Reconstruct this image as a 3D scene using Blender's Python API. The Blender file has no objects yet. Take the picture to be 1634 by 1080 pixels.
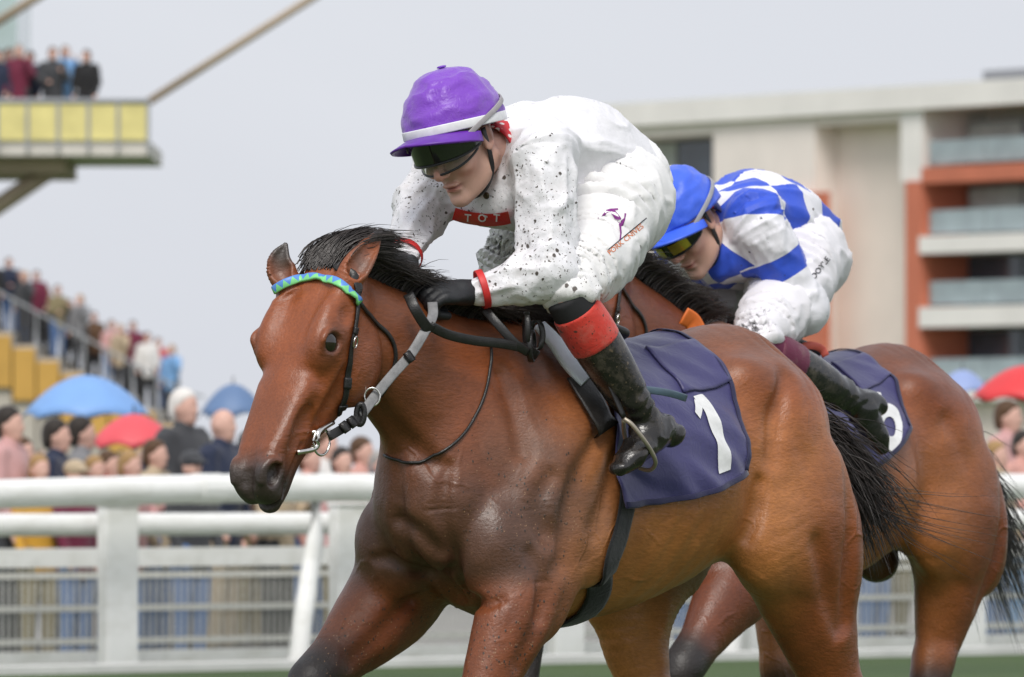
import bpy, bmesh, math, random, time
import numpy as np
from mathutils import Vector, Matrix
random.seed(7); rng = np.random.default_rng(7)
SC = bpy.context.scene
COL = SC.collection
rad = math.radians

# ------------------------------------------------------------------ camera, sky, sun, exposure
PXK = 7.5e-5            # tangent of the view angle per photograph pixel (1634 px wide)
CAM_H = 1.15            # eye height; the horizon lies on photograph row 760
cam_data = bpy.data.cameras.new('camera'); cam = bpy.data.objects.new('camera', cam_data); COL.objects.link(cam)
cam.location = (0, 0, CAM_H); cam.rotation_euler = (rad(90), 0, 0)
cam_data.sensor_width = 36.0
cam_data.lens = 36.0 / (1634 * PXK)
cam_data.shift_y = (760 - 540) / 1634.0
cam_data.clip_start = 0.5; cam_data.clip_end = 3000
cam_data.dof.use_dof = True; cam_data.dof.focus_distance = 19.9; cam_data.dof.aperture_fstop = 11.0
SC.camera = cam

world = bpy.data.worlds.new('World'); SC.world = world; world.use_nodes = True
wn = world.node_tree.nodes; wl = world.node_tree.links
wn.clear()
w_out = wn.new('ShaderNodeOutputWorld'); w_bg = wn.new('ShaderNodeBackground')
w_sky = wn.new('ShaderNodeTexSky'); w_sky.sky_type = 'NISHITA'; w_sky.sun_disc = False
SUN_EL, SUN_AZ = 52.0, 186.0          # azimuth measured clockwise from +Y (the view direction)
w_sky.sun_elevation = rad(SUN_EL); w_sky.sun_rotation = rad(SUN_AZ)
w_sky.air_density = 1.0; w_sky.dust_density = 4.0; w_sky.ozone_density = 1.0
w_mix = wn.new('ShaderNodeMix'); w_mix.data_type = 'RGBA'; w_mix.inputs[0].default_value = 0.93
w_mix.inputs[7].default_value = (4.72, 4.88, 5.28, 1)     # even cloud deck in the sky texture's own units
w_tc = wn.new('ShaderNodeTexCoord'); w_no = wn.new('ShaderNodeTexNoise'); w_no.inputs['Scale'].default_value = 5.0; w_no.inputs['Detail'].default_value = 5.0; w_no.inputs['Distortion'].default_value = 0.6
w_map = wn.new('ShaderNodeMapping'); w_map.inputs['Scale'].default_value = (1, 1, 2.5); wl.new(w_tc.outputs['Generated'], w_map.inputs[0]); wl.new(w_map.outputs[0], w_no.inputs['Vector'])
w_cl = wn.new('ShaderNodeMix'); w_cl.data_type = 'RGBA'; wl.new(w_no.outputs['Fac'], w_cl.inputs[0])     # soft unevenness of the cloud deck, the same all round
w_cl.inputs[6].default_value = (4.35, 4.52, 4.95, 1); w_cl.inputs[7].default_value = (5.10, 5.24, 5.60, 1); wl.new(w_cl.outputs[2], w_mix.inputs[7])
wl.new(w_sky.outputs[0], w_mix.inputs[6]); wl.new(w_mix.outputs[2], w_bg.inputs[0])
w_bg.inputs[1].default_value = 0.1
wl.new(w_bg.outputs[0], w_out.inputs[0])

sun_d = bpy.data.lights.new('sun', 'SUN'); sun = bpy.data.objects.new('sun', sun_d); COL.objects.link(sun)
sun_d.energy = 1.5; sun_d.angle = rad(24); sun_d.color = (1.0, 0.965, 0.91)
_sd = Vector((math.sin(rad(SUN_AZ)) * math.cos(rad(SUN_EL)), math.cos(rad(SUN_AZ)) * math.cos(rad(SUN_EL)), math.sin(rad(SUN_EL))))
sun.rotation_euler = _sd.to_track_quat('Z', 'Y').to_euler(); sun.location = (0, 0, 60)

SC.view_settings.view_transform = 'Standard'; SC.view_settings.look = 'None'
SC.view_settings.exposure = 0.66; SC.view_settings.gamma = 1.0; SC.view_settings.use_curve_mapping = False
SC.render.engine = 'CYCLES'
SC.cycles.max_bounces = 8; SC.cycles.diffuse_bounces = 3; SC.cycles.use_denoising = True
SC.cycles.transparent_max_bounces = 12
# ------------------------------------------------------------------ scene tools
def tag(o, label=None, cat=None, group=None, kind=None):
    if label: o['label'] = label
    if cat: o['category'] = cat
    if group: o['group'] = group
    if kind: o['kind'] = kind
    return o
def empty(name, loc=(0, 0, 0), rz=0.0, label=None, cat=None, group=None):
    o = bpy.data.objects.new(name, None); COL.objects.link(o); o.empty_display_size = 0.1
    o.location = loc; o.rotation_euler = (0, 0, rz)
    return tag(o, label, cat, group)
def link(name, me, mat=None, parent=None):
    o = bpy.data.objects.new(name, me); COL.objects.link(o)
    if mat is not None:
        if isinstance(mat, (list, tuple)):
            for m in mat: me.materials.append(m)
        else: me.materials.append(mat)
    if parent is not None: o.parent = parent
    return o
def mesh_np(name, V, Fq, smooth=True, attrs=None, uv=None):
    """V (n,3); Fq (m,3|4) int array or list of faces"""
    me = bpy.data.meshes.new(name)
    V = np.asarray(V, np.float32)
    if isinstance(Fq, np.ndarray) and Fq.ndim == 2:
        n, c = Fq.shape
        me.vertices.add(len(V)); me.vertices.foreach_set('co', V.ravel())
        me.loops.add(n * c); me.loops.foreach_set('vertex_index', Fq.astype(np.int32).ravel())
        me.polygons.add(n); me.polygons.foreach_set('loop_start', np.arange(0, n * c, c, dtype=np.int32))
        me.update(calc_edges=True)
    else:
        me.from_pydata([tuple(map(float, v)) for v in V], [], [tuple(map(int, f)) for f in Fq]); me.update()
    if smooth: me.polygons.foreach_set('use_smooth', np.ones(len(me.polygons), bool))
    if attrs:
        for k, a in attrs.items():
            a = np.asarray(a, np.float32)
            if a.ndim == 2:
                if a.shape[1] == 3: a = np.concatenate([a, np.ones((len(a), 1), np.float32)], 1)
                at = me.attributes.new(k, 'FLOAT_COLOR', 'POINT'); at.data.foreach_set('color', np.ascontiguousarray(a).ravel())
            else:
                at = me.attributes.new(k, 'FLOAT', 'POINT'); at.data.foreach_set('value', a)
    if uv is not None:
        lay = me.uv_layers.new(name='UVMap'); li = np.empty(len(me.loops), np.int32); me.loops.foreach_get('vertex_index', li)
        lay.data.foreach_set('uv', np.asarray(uv, np.float32)[li].ravel())
    me.validate()
    return me

class Geo:
    """collects boxes, tubes, lathes ... into one mesh"""
    def __init__(s): s.V = []; s.F = []; s.n = 0
    def add(s, V, F):
        V = np.asarray(V, float); s.V.append(V); s.F += [tuple(int(i) + s.n for i in f) for f in F]; s.n += len(V); return s
    def box(s, lo, hi, M=None):
        x0, y0, z0 = lo; x1, y1, z1 = hi
        V = np.array([(x, y, z) for z in (z0, z1) for y in (y0, y1) for x in (x0, x1)], float)
        if M is not None: V = np.array([M @ Vector(v) for v in V])
        return s.add(V, [(0, 2, 3, 1), (4, 5, 7, 6), (0, 1, 5, 4), (2, 6, 7, 3), (0, 4, 6, 2), (1, 3, 7, 5)])
    def tube(s, pts, r, n=8, cap=True, close=False):
        V, F = tube_mesh(pts, r, n, cap, close); return s.add(V, F)
    def build(s, name, mat=None, parent=None, smooth=False):
        me = mesh_np(name, np.concatenate(s.V), s.F, smooth); return link(name, me, mat, parent)

def nrm(a):
    a = np.asarray(a, float); return a / np.maximum(np.linalg.norm(a, axis=-1, keepdims=True), 1e-9)
def frames(P, up=(0.03, 0.02, 1.0), close=False):
    P = np.asarray(P, float)
    T = np.roll(P, -1, 0) - np.roll(P, 1, 0) if close else np.gradient(P, axis=0)
    T = nrm(T); up = np.broadcast_to(np.asarray(up, float), P.shape)
    S = nrm(np.cross(T, up)); N = np.cross(S, T)
    return T, N, S
def tube_mesh(P, r, n=8, cap=True, close=False):
    P = np.asarray(P, float); m = len(P); r = np.broadcast_to(np.asarray(r, float), (m,))
    T, N, S = frames(P, close=close)
    an = np.arange(n) * 2 * math.pi / n
    V = (P[:, None] + r[:, None, None] * (np.cos(an)[None, :, None] * N[:, None] + np.sin(an)[None, :, None] * S[:, None])).reshape(-1, 3)
    F = []
    for i in range(m if close else m - 1):
        j = (i + 1) % m
        for q in range(n): F.append((i * n + q, i * n + (q + 1) % n, j * n + (q + 1) % n, j * n + q))
    if cap and not close: F.append(tuple(range(n - 1, -1, -1))); F.append(tuple((m - 1) * n + q for q in range(n)))
    return V, F
def crom(P, per=8):
    """Catmull-Rom through rows of P (any width)"""
    P = np.asarray(P, float)
    if len(P) == 1: return P.copy()
    Q = np.vstack([2 * P[0] - P[1], P, 2 * P[-1] - P[-2]])
    out = []
    for i in range(1, len(Q) - 2):
        t = np.arange(per)[:, None] / per
        a, b, c, d = Q[i - 1], Q[i], Q[i + 1], Q[i + 2]
        out.append(0.5 * (2 * b + (c - a) * t + (2 * a - 5 * b + 4 * c - d) * t * t + (3 * b - a - 3 * c + d) * t ** 3))
    out.append(P[-1:]); return np.vstack(out)

# value noise
_perm = rng.permutation(1024).astype(np.int64); _val = rng.random(1024) * 2 - 1
def noise(P, s=1.0, seed=0):
    P = np.asarray(P, float) * s + seed * 17.31
    i = np.floor(P).astype(np.int64); f = P - i; f = f * f * (3 - 2 * f)
    def h(a, b, c): return _val[_perm[(_perm[(_perm[a & 1023] + b) & 1023] + c) & 1023]]
    x, y, z = i[..., 0], i[..., 1], i[..., 2]; fx, fy, fz = f[..., 0], f[..., 1], f[..., 2]
    r = 0
    for dx in (0, 1):
        for dy in (0, 1):
            for dz in (0, 1):
                r = r + h(x + dx, y + dy, z + dz) * (fx if dx else 1 - fx) * (fy if dy else 1 - fy) * (fz if dz else 1 - fz)
    return r
def sstep(a, b, x):
    t = np.clip((x - a) / (b - a), 0, 1); return t * t * (3 - 2 * t)
def gau(P, c, r):
    return np.exp(-(((np.asarray(P) - np.asarray(c)) / np.asarray(r)) ** 2).sum(-1))

# ------------------------------------------------------------------ implicit modelling: smooth unions of tubes and ellipsoids
from mathutils.bvhtree import BVHTree
from concurrent.futures import ThreadPoolExecutor
POOL = ThreadPoolExecutor(4)
class SDF:
    def __init__(s): s.pr = []; s.post = None
    def add(s, fn, lo, hi, op='u', k=0.03):
        s.pr.append((fn, np.asarray(lo, float), np.asarray(hi, float), op, k)); return s
    def tube(s, ctrl, up=(0, 0, 1), op='u', k=0.03, per=6, cap=None, pw=2.0):
        """ctrl rows: x y z side up down ; elliptic section, separate radii above and below the centre line"""
        C = crom(np.asarray(ctrl, float), per); P = C[:, :3]; R = np.maximum(C[:, 3:6], 0.0015)
        T = nrm(np.gradient(P, axis=0)); U = np.broadcast_to(np.asarray(up, float), P.shape)
        N = nrm(U - (U * T).sum(1, keepdims=True) * T); S = np.cross(N, T)
        ds = np.linalg.norm(np.diff(P, axis=0), axis=1); ds = np.append(ds, ds[-1]); m = len(P)
        c0 = min(R[0]) if cap is None else cap; c1 = min(R[-1]) if cap is None else cap
        P2 = (P * P).sum(1)
        def fn(X):
            i = np.argmin(P2[None] - 2 * X @ P.T, axis=1)
            f = ((X - P[i]) * T[i]).sum(1) / ds[i]; g = np.clip(i + f, 0, m - 1)
            i0 = np.minimum(g.astype(int), m - 2); w = (g - i0)[:, None]; i1 = i0 + 1
            c = P[i0] * (1 - w) + P[i1] * w; t = T[i0] * (1 - w) + T[i1] * w; n = N[i0] * (1 - w) + N[i1] * w; sd = S[i0] * (1 - w) + S[i1] * w
            r = R[i0] * (1 - w) + R[i1] * w; q = X - c
            x = (q * sd).sum(1); y = (q * n).sum(1); z = (q * t).sum(1)
            ry = np.where(y > 0, r[:, 1], r[:, 2]); rx = r[:, 0]; rz = np.where(g < 0.5 * m, c0, c1)
            if pw != 2.0:
                rr = np.minimum(np.minimum(rx, ry), 1e9)
                k0 = ((np.abs(x) / rx) ** pw + (np.abs(y) / ry) ** pw + (np.abs(z) / rz) ** pw + 1e-12) ** (1 / pw)
                k1 = np.sqrt((x / rx ** 2) ** 2 + (y / ry ** 2) ** 2 + (z / rz ** 2) ** 2) + 1e-9
                return k0 * (k0 - 1) / np.maximum(k1, 1e-6)
            k0 = np.sqrt((x / rx) ** 2 + (y / ry) ** 2 + (z / rz) ** 2); k1 = np.sqrt((x / rx ** 2) ** 2 + (y / ry ** 2) ** 2 + (z / rz ** 2) ** 2) + 1e-9
            d = k0 * (k0 - 1) / k1
            return np.where(k0 < 1e-3, -np.minimum(rx, ry), d)
        rm = R.max()
        return s.add(fn, P.min(0) - rm, P.max(0) + rm, op, k)
    def limb(s, pts, r, **kw):
        """round tube: pts rows x y z, radii r"""
        pts = np.asarray(pts, float); r = np.broadcast_to(np.asarray(r, float), (len(pts),))
        return s.tube(np.c_[pts, r, r, r], up=kw.pop('up', (0.11, 0.07, 1)), **kw)
    def ell(s, c, r, ax=None, op='u', k=0.03):
        """ellipsoid; ax: rows are its own axes (else world), may be one vector for the first axis"""
        c = np.asarray(c, float); r = np.asarray(r, float)
        if ax is None: A = np.eye(3)
        else:
            ax = np.asarray(ax, float)
            if ax.ndim == 1:
                a = nrm(ax); b = nrm(np.cross((0, 0, 1), a) if abs(a[2]) < 0.95 else np.cross((1, 0, 0), a)); A = np.array([a, b, np.cross(a, b)])
            else: A = nrm(ax)
        def fn(X):
            q = (X - c) @ A.T
            k0 = np.sqrt(((q / r) ** 2).sum(1)); k1 = np.sqrt(((q / r ** 2) ** 2).sum(1)) + 1e-9
            return np.where(k0 < 1e-3, -r.min(), k0 * (k0 - 1) / k1)
        e = np.sqrt(((A.T * r) ** 2).sum(1))
        return s.add(fn, c - e, c + e, op, k)
    def eval(s, X, raw=False):
        X = np.asarray(X, float); D = np.full(len(X), 0.3)
        for fn, lo, hi, op, k in s.pr:
            mg = 0.085 + k
            m = np.all((X > lo - mg) & (X < hi + mg), axis=1)
            if not m.any(): continue
            Y = X[m]; d = np.empty(len(Y))
            for q in range(0, len(Y), 60000): d[q:q + 60000] = fn(Y[q:q + 60000])
            a = D[m]
            if op == 'u':
                h = np.maximum(k - np.abs(a - d), 0) / k; D[m] = np.minimum(a, d) - h * h * k * 0.25
            elif op == 's':
                h = np.maximum(k - np.abs(a + d), 0) / k; D[m] = np.maximum(a, -d) + h * h * k * 0.25
            elif op == 'i':
                D[m] = np.maximum(a, d)
        if s.post is not None and not raw: D = s.post(X, D)
        return D
    def grad(s, X, e=0.002):
        X = np.asarray(X, float); d0 = s.eval(X); g = np.empty_like(X)
        for a in range(3):
            Y = X.copy(); Y[:, a] += e; g[:, a] = (s.eval(Y) - d0) / e
        return d0, g
    def project(s, X, off=0.0, it=5):
        X = np.array(X, float)
        for _ in range(it):
            d, g = s.grad(X); gn = np.maximum((g * g).sum(1), 0.05)
            X -= np.clip((d - off) / gn, -0.05, 0.05)[:, None] * g
        return X
    def normal(s, X): return nrm(s.grad(X)[1])
    def mesh(s, ax, ay, az, refine=1, B=8, disp=None):
        """surface nets on a rectilinear grid, only blocks near the surface are evaluated"""
        def pad(a):
            a = np.asarray(a, float); n = (-(len(a) - 1)) % B
            return np.append(a, a[-1] + (a[-1] - a[-2]) * np.arange(1, n + 1))
        A = [pad(a) for a in (ax, ay, az)]; n = [len(a) for a in A]; nb = [(q - 1) // B for q in n]
        cen = [0.5 * (a[:-1:B][:b] + a[B::B][:b]) for a, b in zip(A, nb)]; hs = [0.5 * (a[B::B][:b] - a[:-1:B][:b]) for a, b in zip(A, nb)]
        G = np.stack(np.meshgrid(*cen, indexing='ij'), -1).reshape(-1, 3)
        Hh = np.stack(np.meshgrid(*hs, indexing='ij'), -1).reshape(-1, 3); diag = np.linalg.norm(Hh, axis=1)
        d = s.eval(G)
        sg = np.where(d < 0, -1.0, 1.0).reshape(nb).astype(np.float32)
        D = np.ones(n, np.float32)
        D[:-1, :-1, :-1] = np.repeat(np.repeat(np.repeat(sg, B, 0), B, 1), B, 2)
        act = np.nonzero(np.abs(d) < diag * 1.45 + 0.004)[0]
        bi = np.stack(np.unravel_index(act, nb), -1) * B
        o = np.stack(np.meshgrid(*([np.arange(B + 1)] * 3), indexing='ij'), -1).reshape(-1, 3)
        def job(q):
            I = (bi[q:q + 40, None] + o[None]).reshape(-1, 3)
            D[I[:, 0], I[:, 1], I[:, 2]] = s.eval(np.stack([A[0][I[:, 0]], A[1][I[:, 1]], A[2][I[:, 2]]], -1))
        list(POOL.map(job, range(0, len(bi), 40)))
        ins = D < 0
        cnt = sum(ins[a:n[0] - 1 + a, b:n[1] - 1 + b, c:n[2] - 1 + c].astype(np.int8) for a in (0, 1) for b in (0, 1) for c in (0, 1))
        cells = np.argwhere((cnt > 0) & (cnt < 8)); del cnt
        idx = np.full([q - 1 for q in n], -1, np.int32); idx[tuple(cells.T)] = np.arange(len(cells))
        acc = np.zeros((len(cells), 3)); num = np.zeros(len(cells))
        cr = {}
        for a in (0, 1):
            for b in (0, 1):
                for c in (0, 1): cr[a, b, c] = D[cells[:, 0] + a, cells[:, 1] + b, cells[:, 2] + c].astype(float)
        for axis in range(3):
            for p in (0, 1):
                for q in (0, 1):
                    k0 = [p, q]; k0.insert(axis, 0); k1 = [p, q]; k1.insert(axis, 1)
                    v0, v1 = cr[tuple(k0)], cr[tuple(k1)]; m = (v0 < 0) != (v1 < 0)
                    t = np.where(m, v0 / np.where(v0 - v1 == 0, 1, v0 - v1), 0)
                    pos = np.tile(np.array(k0, float), (len(cells), 1)); pos[:, axis] = t
                    acc += pos * m[:, None]; num += m
        loc = acc / np.maximum(num, 1)[:, None]
        V = np.stack([A[i][cells[:, i]] + loc[:, i] * (A[i][cells[:, i] + 1] - A[i][cells[:, i]]) for i in range(3)], -1)
        quads = []
        for axis in range(3):
            sl0 = [slice(None)] * 3; sl1 = [slice(None)] * 3; sl0[axis] = slice(0, -1); sl1[axis] = slice(1, None)
            e = np.argwhere(ins[tuple(sl0)] != ins[tuple(sl1)]); o1, o2 = [(1, 2), (2, 0), (0, 1)][axis]
            e = e[(e[:, o1] > 0) & (e[:, o2] > 0) & (e[:, o1] < n[o1] - 1) & (e[:, o2] < n[o2] - 1)]
            fl = ins[tuple(e.T)]
            def cid(d1, d2):
                c = e.copy(); c[:, o1] -= d1; c[:, o2] -= d2; return idx[tuple(c.T)]
            Q = np.stack([cid(1, 1), cid(0, 1), cid(0, 0), cid(1, 0)], -1)
            Q[~fl] = Q[~fl][:, ::-1]; quads.append(Q)
        Fq = np.concatenate(quads); Fq = Fq[(Fq >= 0).all(1)]
        def ref(q):
            for _ in range(refine):
                dd, g = s.grad(V[q:q + 12000], 0.0012); gn = np.maximum((g * g).sum(1), 0.1)
                V[q:q + 12000] -= np.clip(dd / gn, -0.003, 0.003)[:, None] * g
            if disp is not None:
                if not refine: g = s.grad(V[q:q + 12000], 0.0012)[1]
                V[q:q + 12000] -= nrm(g) * disp(V[q:q + 12000])[:, None]
        if refine or disp is not None: list(POOL.map(ref, range(0, len(V), 12000)))
        return V, Fq
def axis_grid(*seg):
    """seg: x0, step, x1, step, x2 ..."""
    out = [np.array([seg[0]])]; x = seg[0]
    for i in range(1, len(seg) - 1, 2):
        st, x1 = seg[i], seg[i + 1]; m = max(1, round((x1 - x) / st)); out.append(x + (x1 - x) * np.arange(1, m + 1) / m); x = x1
    return np.concatenate(out)

def strap_mesh(P, Nn, width, thick, closed=False):
    """flat strap along P, Nn = outward normal, rectangular section"""
    P = np.asarray(P, float); m = len(P); width = np.broadcast_to(np.asarray(width, float), (m,))
    T = nrm(np.roll(P, -1, 0) - np.roll(P, 1, 0)) if closed else nrm(np.gradient(P, axis=0))
    Nn = nrm(np.asarray(Nn, float)); Nn = nrm(Nn - (Nn * T).sum(1, keepdims=True) * T); S = np.cross(T, Nn)
    prof = [(-0.5, 0), (-0.5, 0.75), (-0.38, 1), (0.38, 1), (0.5, 0.75), (0.5, 0)]; n = len(prof)
    V = np.concatenate([(P[:, None] + S[:, None] * (np.array([p[0] for p in prof])[None, :, None] * width[:, None, None]) + Nn[:, None] * (np.array([p[1] for p in prof])[None, :, None] * thick))], 0).reshape(-1, 3)
    F = []
    for i in range(m if closed else m - 1):
        j = (i + 1) % m
        for q in range(n): F.append((i * n + q, j * n + q, j * n + (q + 1) % n, i * n + (q + 1) % n))
    if not closed: F.append(tuple(range(n))); F.append(tuple((m - 1) * n + q for q in range(n - 1, -1, -1)))
    return V, F
def grid_faces(nu, nv):
    i, j = np.meshgrid(np.arange(nu - 1), np.arange(nv - 1), indexing='ij'); a = (i * nv + j).ravel()
    return np.stack([a, a + nv, a + nv + 1, a + 1], -1)
def strands(roots, tips_fn, n_seg=7, w0=0.0025):
    """hair ribbons: 3-sided tapering tubes; roots (n,3); tips_fn(i) -> (n_seg+1,3) polyline"""
    Vs, Fs = [], []; base = 0
    for i in range(len(roots)):
        P = tips_fn(i); m = len(P)
        T, N, S = frames(P, up=(0.31, 0.17, 0.93)); r = w0 * (1 - np.linspace(0, 1, m) ** 2 * 0.85)
        V = np.concatenate([P[:, None] + r[:, None, None] * (math.cos(a) * N[:, None] + math.sin(a) * S[:, None]) for a in (0.3, 2.4, 4.5)], 1).reshape(-1, 3)
        q = np.arange(m - 1)[:, None] * 3
        F = np.concatenate([np.concatenate([q + a, q + (a + 1) % 3, q + 3 + (a + 1) % 3, q + 3 + a], 1) for a in range(3)])
        Vs.append(V); Fs.append(F + base); base += len(V)
    return np.concatenate(Vs), np.concatenate(Fs)
# ------------------------------------------------------------------ materials
class NT:
    def __init__(s, name):
        s.m = bpy.data.materials.new(name); s.m.use_nodes = True; s.n = s.m.node_tree.nodes; s.l = s.m.node_tree.links
        s.b = s.n['Principled BSDF']; s.out = s.n['Material Output']
    def new(s, t, **kw):
        n = s.n.new(t)
        for k, v in kw.items(): setattr(n, k, v)
        return n
    def link(s, a, b): s.l.new(a, b)
    def val(s, sock, v):
        if hasattr(v, 'links') or isinstance(v, bpy.types.NodeSocket): s.l.new(v, sock)
        else: sock.default_value = v
    def coord(s, kind='Object', scale=(1, 1, 1), loc=(0, 0, 0), rot=(0, 0, 0)):
        tc = s.new('ShaderNodeTexCoord'); mp = s.new('ShaderNodeMapping')
        mp.inputs['Scale'].default_value = scale; mp.inputs['Location'].default_value = loc; mp.inputs['Rotation'].default_value = rot
        s.link(tc.outputs[kind], mp.inputs[0]); return mp.outputs[0]
    def noise(s, vec, scale, detail=4, rough=0.55, dist=0.0):
        n = s.new('ShaderNodeTexNoise'); n.inputs['Scale'].default_value = scale; n.inputs['Detail'].default_value = detail
        n.inputs['Roughness'].default_value = rough; n.inputs['Distortion'].default_value = dist
        s.link(vec, n.inputs['Vector']); return n.outputs['Fac']
    def voro(s, vec, scale, feature='F1', out='Distance', rnd=1.0):
        n = s.new('ShaderNodeTexVoronoi'); n.feature = feature; n.inputs['Scale'].default_value = scale; n.inputs['Randomness'].default_value = rnd
        s.link(vec, n.inputs['Vector']); return n.outputs[out]
    def ramp(s, fac, stops, interp='LINEAR'):
        n = s.new('ShaderNodeValToRGB'); cr = n.color_ramp; cr.interpolation = interp
        while len(cr.elements) < len(stops): cr.elements.new(0.5)
        for e, (p, c) in zip(cr.elements, stops): e.position = p; e.color = (c, c, c, 1) if np.isscalar(c) else (*c[:3], 1)
        s.link(fac, n.inputs[0]); return n.outputs[0]
    def math(s, op, a, b=0.0, clamp=False):
        n = s.new('ShaderNodeMath', operation=op); n.use_clamp = clamp
        s.val(n.inputs[0], a); s.val(n.inputs[1], b); return n.outputs[0]
    def mix(s, fac, a, b, mode='MIX'):
        n = s.new('ShaderNodeMix', data_type='RGBA', blend_type=mode)
        s.val(n.inputs[0], fac)
        for i, v in ((6, a), (7, b)):
            if isinstance(v, bpy.types.NodeSocket): s.l.new(v, n.inputs[i])
            else: n.inputs[i].default_value = (*v[:3], 1)
        return n.outputs[2]
    def attr(s, name):
        n = s.new('ShaderNodeAttribute'); n.attribute_name = name; return n
    def bump(s, h, strength=0.3, dist=0.01, normal=None):
        n = s.new('ShaderNodeBump'); n.inputs['Strength'].default_value = strength; n.inputs['Distance'].default_value = dist
        s.link(h, n.inputs['Height'])
        if normal is not None: s.link(normal, n.inputs['Normal'])
        return n.outputs[0]
    def set(s, **kw):
        for k, v in kw.items(): s.val(s.b.inputs[k.replace('_', ' ')], (*v[:3], 1) if isinstance(v, (tuple, list)) and len(v) == 3 and 'olor' in k or k.endswith('Tint') and isinstance(v, (tuple, list)) else v)
        return s
def simple(name, col, rough=0.5, metal=0.0, var=0.12, vscale=30.0, bump=0.0, bscale=200.0, spec=0.5, sheen=0.0, coat=0.0, trans=0.0):
    t = NT(name); v = t.coord()
    f = t.noise(v, vscale, 4)
    c = t.mix(t.ramp(f, [(0.3, 0.0), (0.7, 1.0)]), tuple(q * (1 - var) for q in col), tuple(min(1, q * (1 + var)) for q in col))
    t.set(Base_Color=c, Roughness=rough, Metallic=metal); t.b.inputs['Specular IOR Level'].default_value = spec
    if sheen: t.b.inputs['Sheen Weight'].default_value = sheen
    if coat: t.b.inputs['Coat Weight'].default_value = coat
    if trans: t.b.inputs['Transmission Weight'].default_value = trans
    if bump: t.link(t.bump(t.noise(v, bscale, 3), bump, 0.004), t.b.inputs['Normal'])
    return t.m
def coat_material(name, mud=1.0):
    """horse coat: colour regions come from the mesh, short hair lies along the body"""
    t = NT(name); a = t.attr('coat').outputs['Color']
    v1 = t.coord(scale=(8, 22, 22)); v2 = t.coord(scale=(45, 170, 170)); v3 = t.coord()
    big = t.noise(v1, 1.0, 5, 0.6); fine = t.noise(v2, 1.0, 3, 0.6)
    c = t.mix(t.ramp(big, [(0.25, 0.0), (0.75, 1.0)]), a, (1.12, 1.1, 1.08), 'MULTIPLY'); 
    c2 = t.mix(1.0, a, (0.88, 0.86, 0.84), 'MULTIPLY')
    c = t.mix(t.ramp(big, [(0.35, 1.0), (0.7, 0.0)]), c, c2)
    c = t.mix(t.ramp(fine, [(0.38, 0.45), (0.62, 0.0)]), c, t.mix(1.0, c, (0.6, 0.57, 0.55), 'MULTIPLY'))
    # mud: splashes where the mesh says so
    md = t.attr('mud').outputs['Fac']
    vo = t.voro(t.coord(scale=(95, 95, 60)), 1.0); pick = t.noise(v3, 38.0, 3, 0.7)
    spot = t.math('MULTIPLY', t.ramp(vo, [(0.16, 1.0), (0.3, 0.0)]), t.ramp(t.math('ADD', pick, t.math('MULTIPLY', md, 0.3)), [(0.70, 0.0), (0.76, 1.0)]))
    spot = t.math('MULTIPLY', spot, mud, True)
    c = t.mix(spot, c, (0.035, 0.024, 0.018))
    vo2 = t.voro(t.coord(scale=(130, 130, 100), loc=(3, 1, 2)), 1.0); sp2 = t.math('MULTIPLY', t.ramp(vo2, [(0.13, 1.0), (0.25, 0.0)]), t.ramp(t.math('ADD', t.noise(v3, 60.0, 2), t.math('MULTIPLY', md, 0.3)), [(0.74, 0.0), (0.8, 1.0)]))
    c = t.mix(sp2, c, (0.30, 0.17, 0.09))
    vd = t.new('ShaderNodeMix', data_type='RGBA', blend_type='ADD'); vd.inputs[0].default_value = .10; nz_ = t.new('ShaderNodeTexNoise'); nz_.inputs['Scale'].default_value = 6.0; t.link(v3, nz_.inputs['Vector']); t.link(v3, vd.inputs[6]); t.link(nz_.outputs['Color'], vd.inputs[7])
    vn = t.new('ShaderNodeTexVoronoi'); vn.feature = 'DISTANCE_TO_EDGE'; vn.inputs['Scale'].default_value = 7.0; t.link(vd.outputs[2], vn.inputs['Vector'])
    vein = t.math('MULTIPLY', t.ramp(vn.outputs['Distance'], [(0.0, 1.0), (0.055, 0.0)], 'EASE'), t.ramp(t.noise(v3, 4.5, 3), [(0.52, 0.0), (0.66, 1.0)]))
    t.set(Base_Color=c)
    r = t.ramp(t.noise(v3, 7.0, 4, 0.6), [(0.3, 0.31), (0.7, 0.52)])
    r = t.math('ADD', r, t.math('MULTIPLY', md, 0.10), True); t.set(Roughness=r)
    t.b.inputs['Specular IOR Level'].default_value = 0.6
    h = t.math('ADD', t.math('MULTIPLY', fine, 0.35), t.math('ADD', t.math('MULTIPLY', big, 0.6), t.math('ADD', t.math('MULTIPLY', spot, 0.12), t.math('MULTIPLY', vein, 0.45))))
    t.link(t.bump(h, 0.55, 0.007), t.b.inputs['Normal'])
    return t.m
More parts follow.
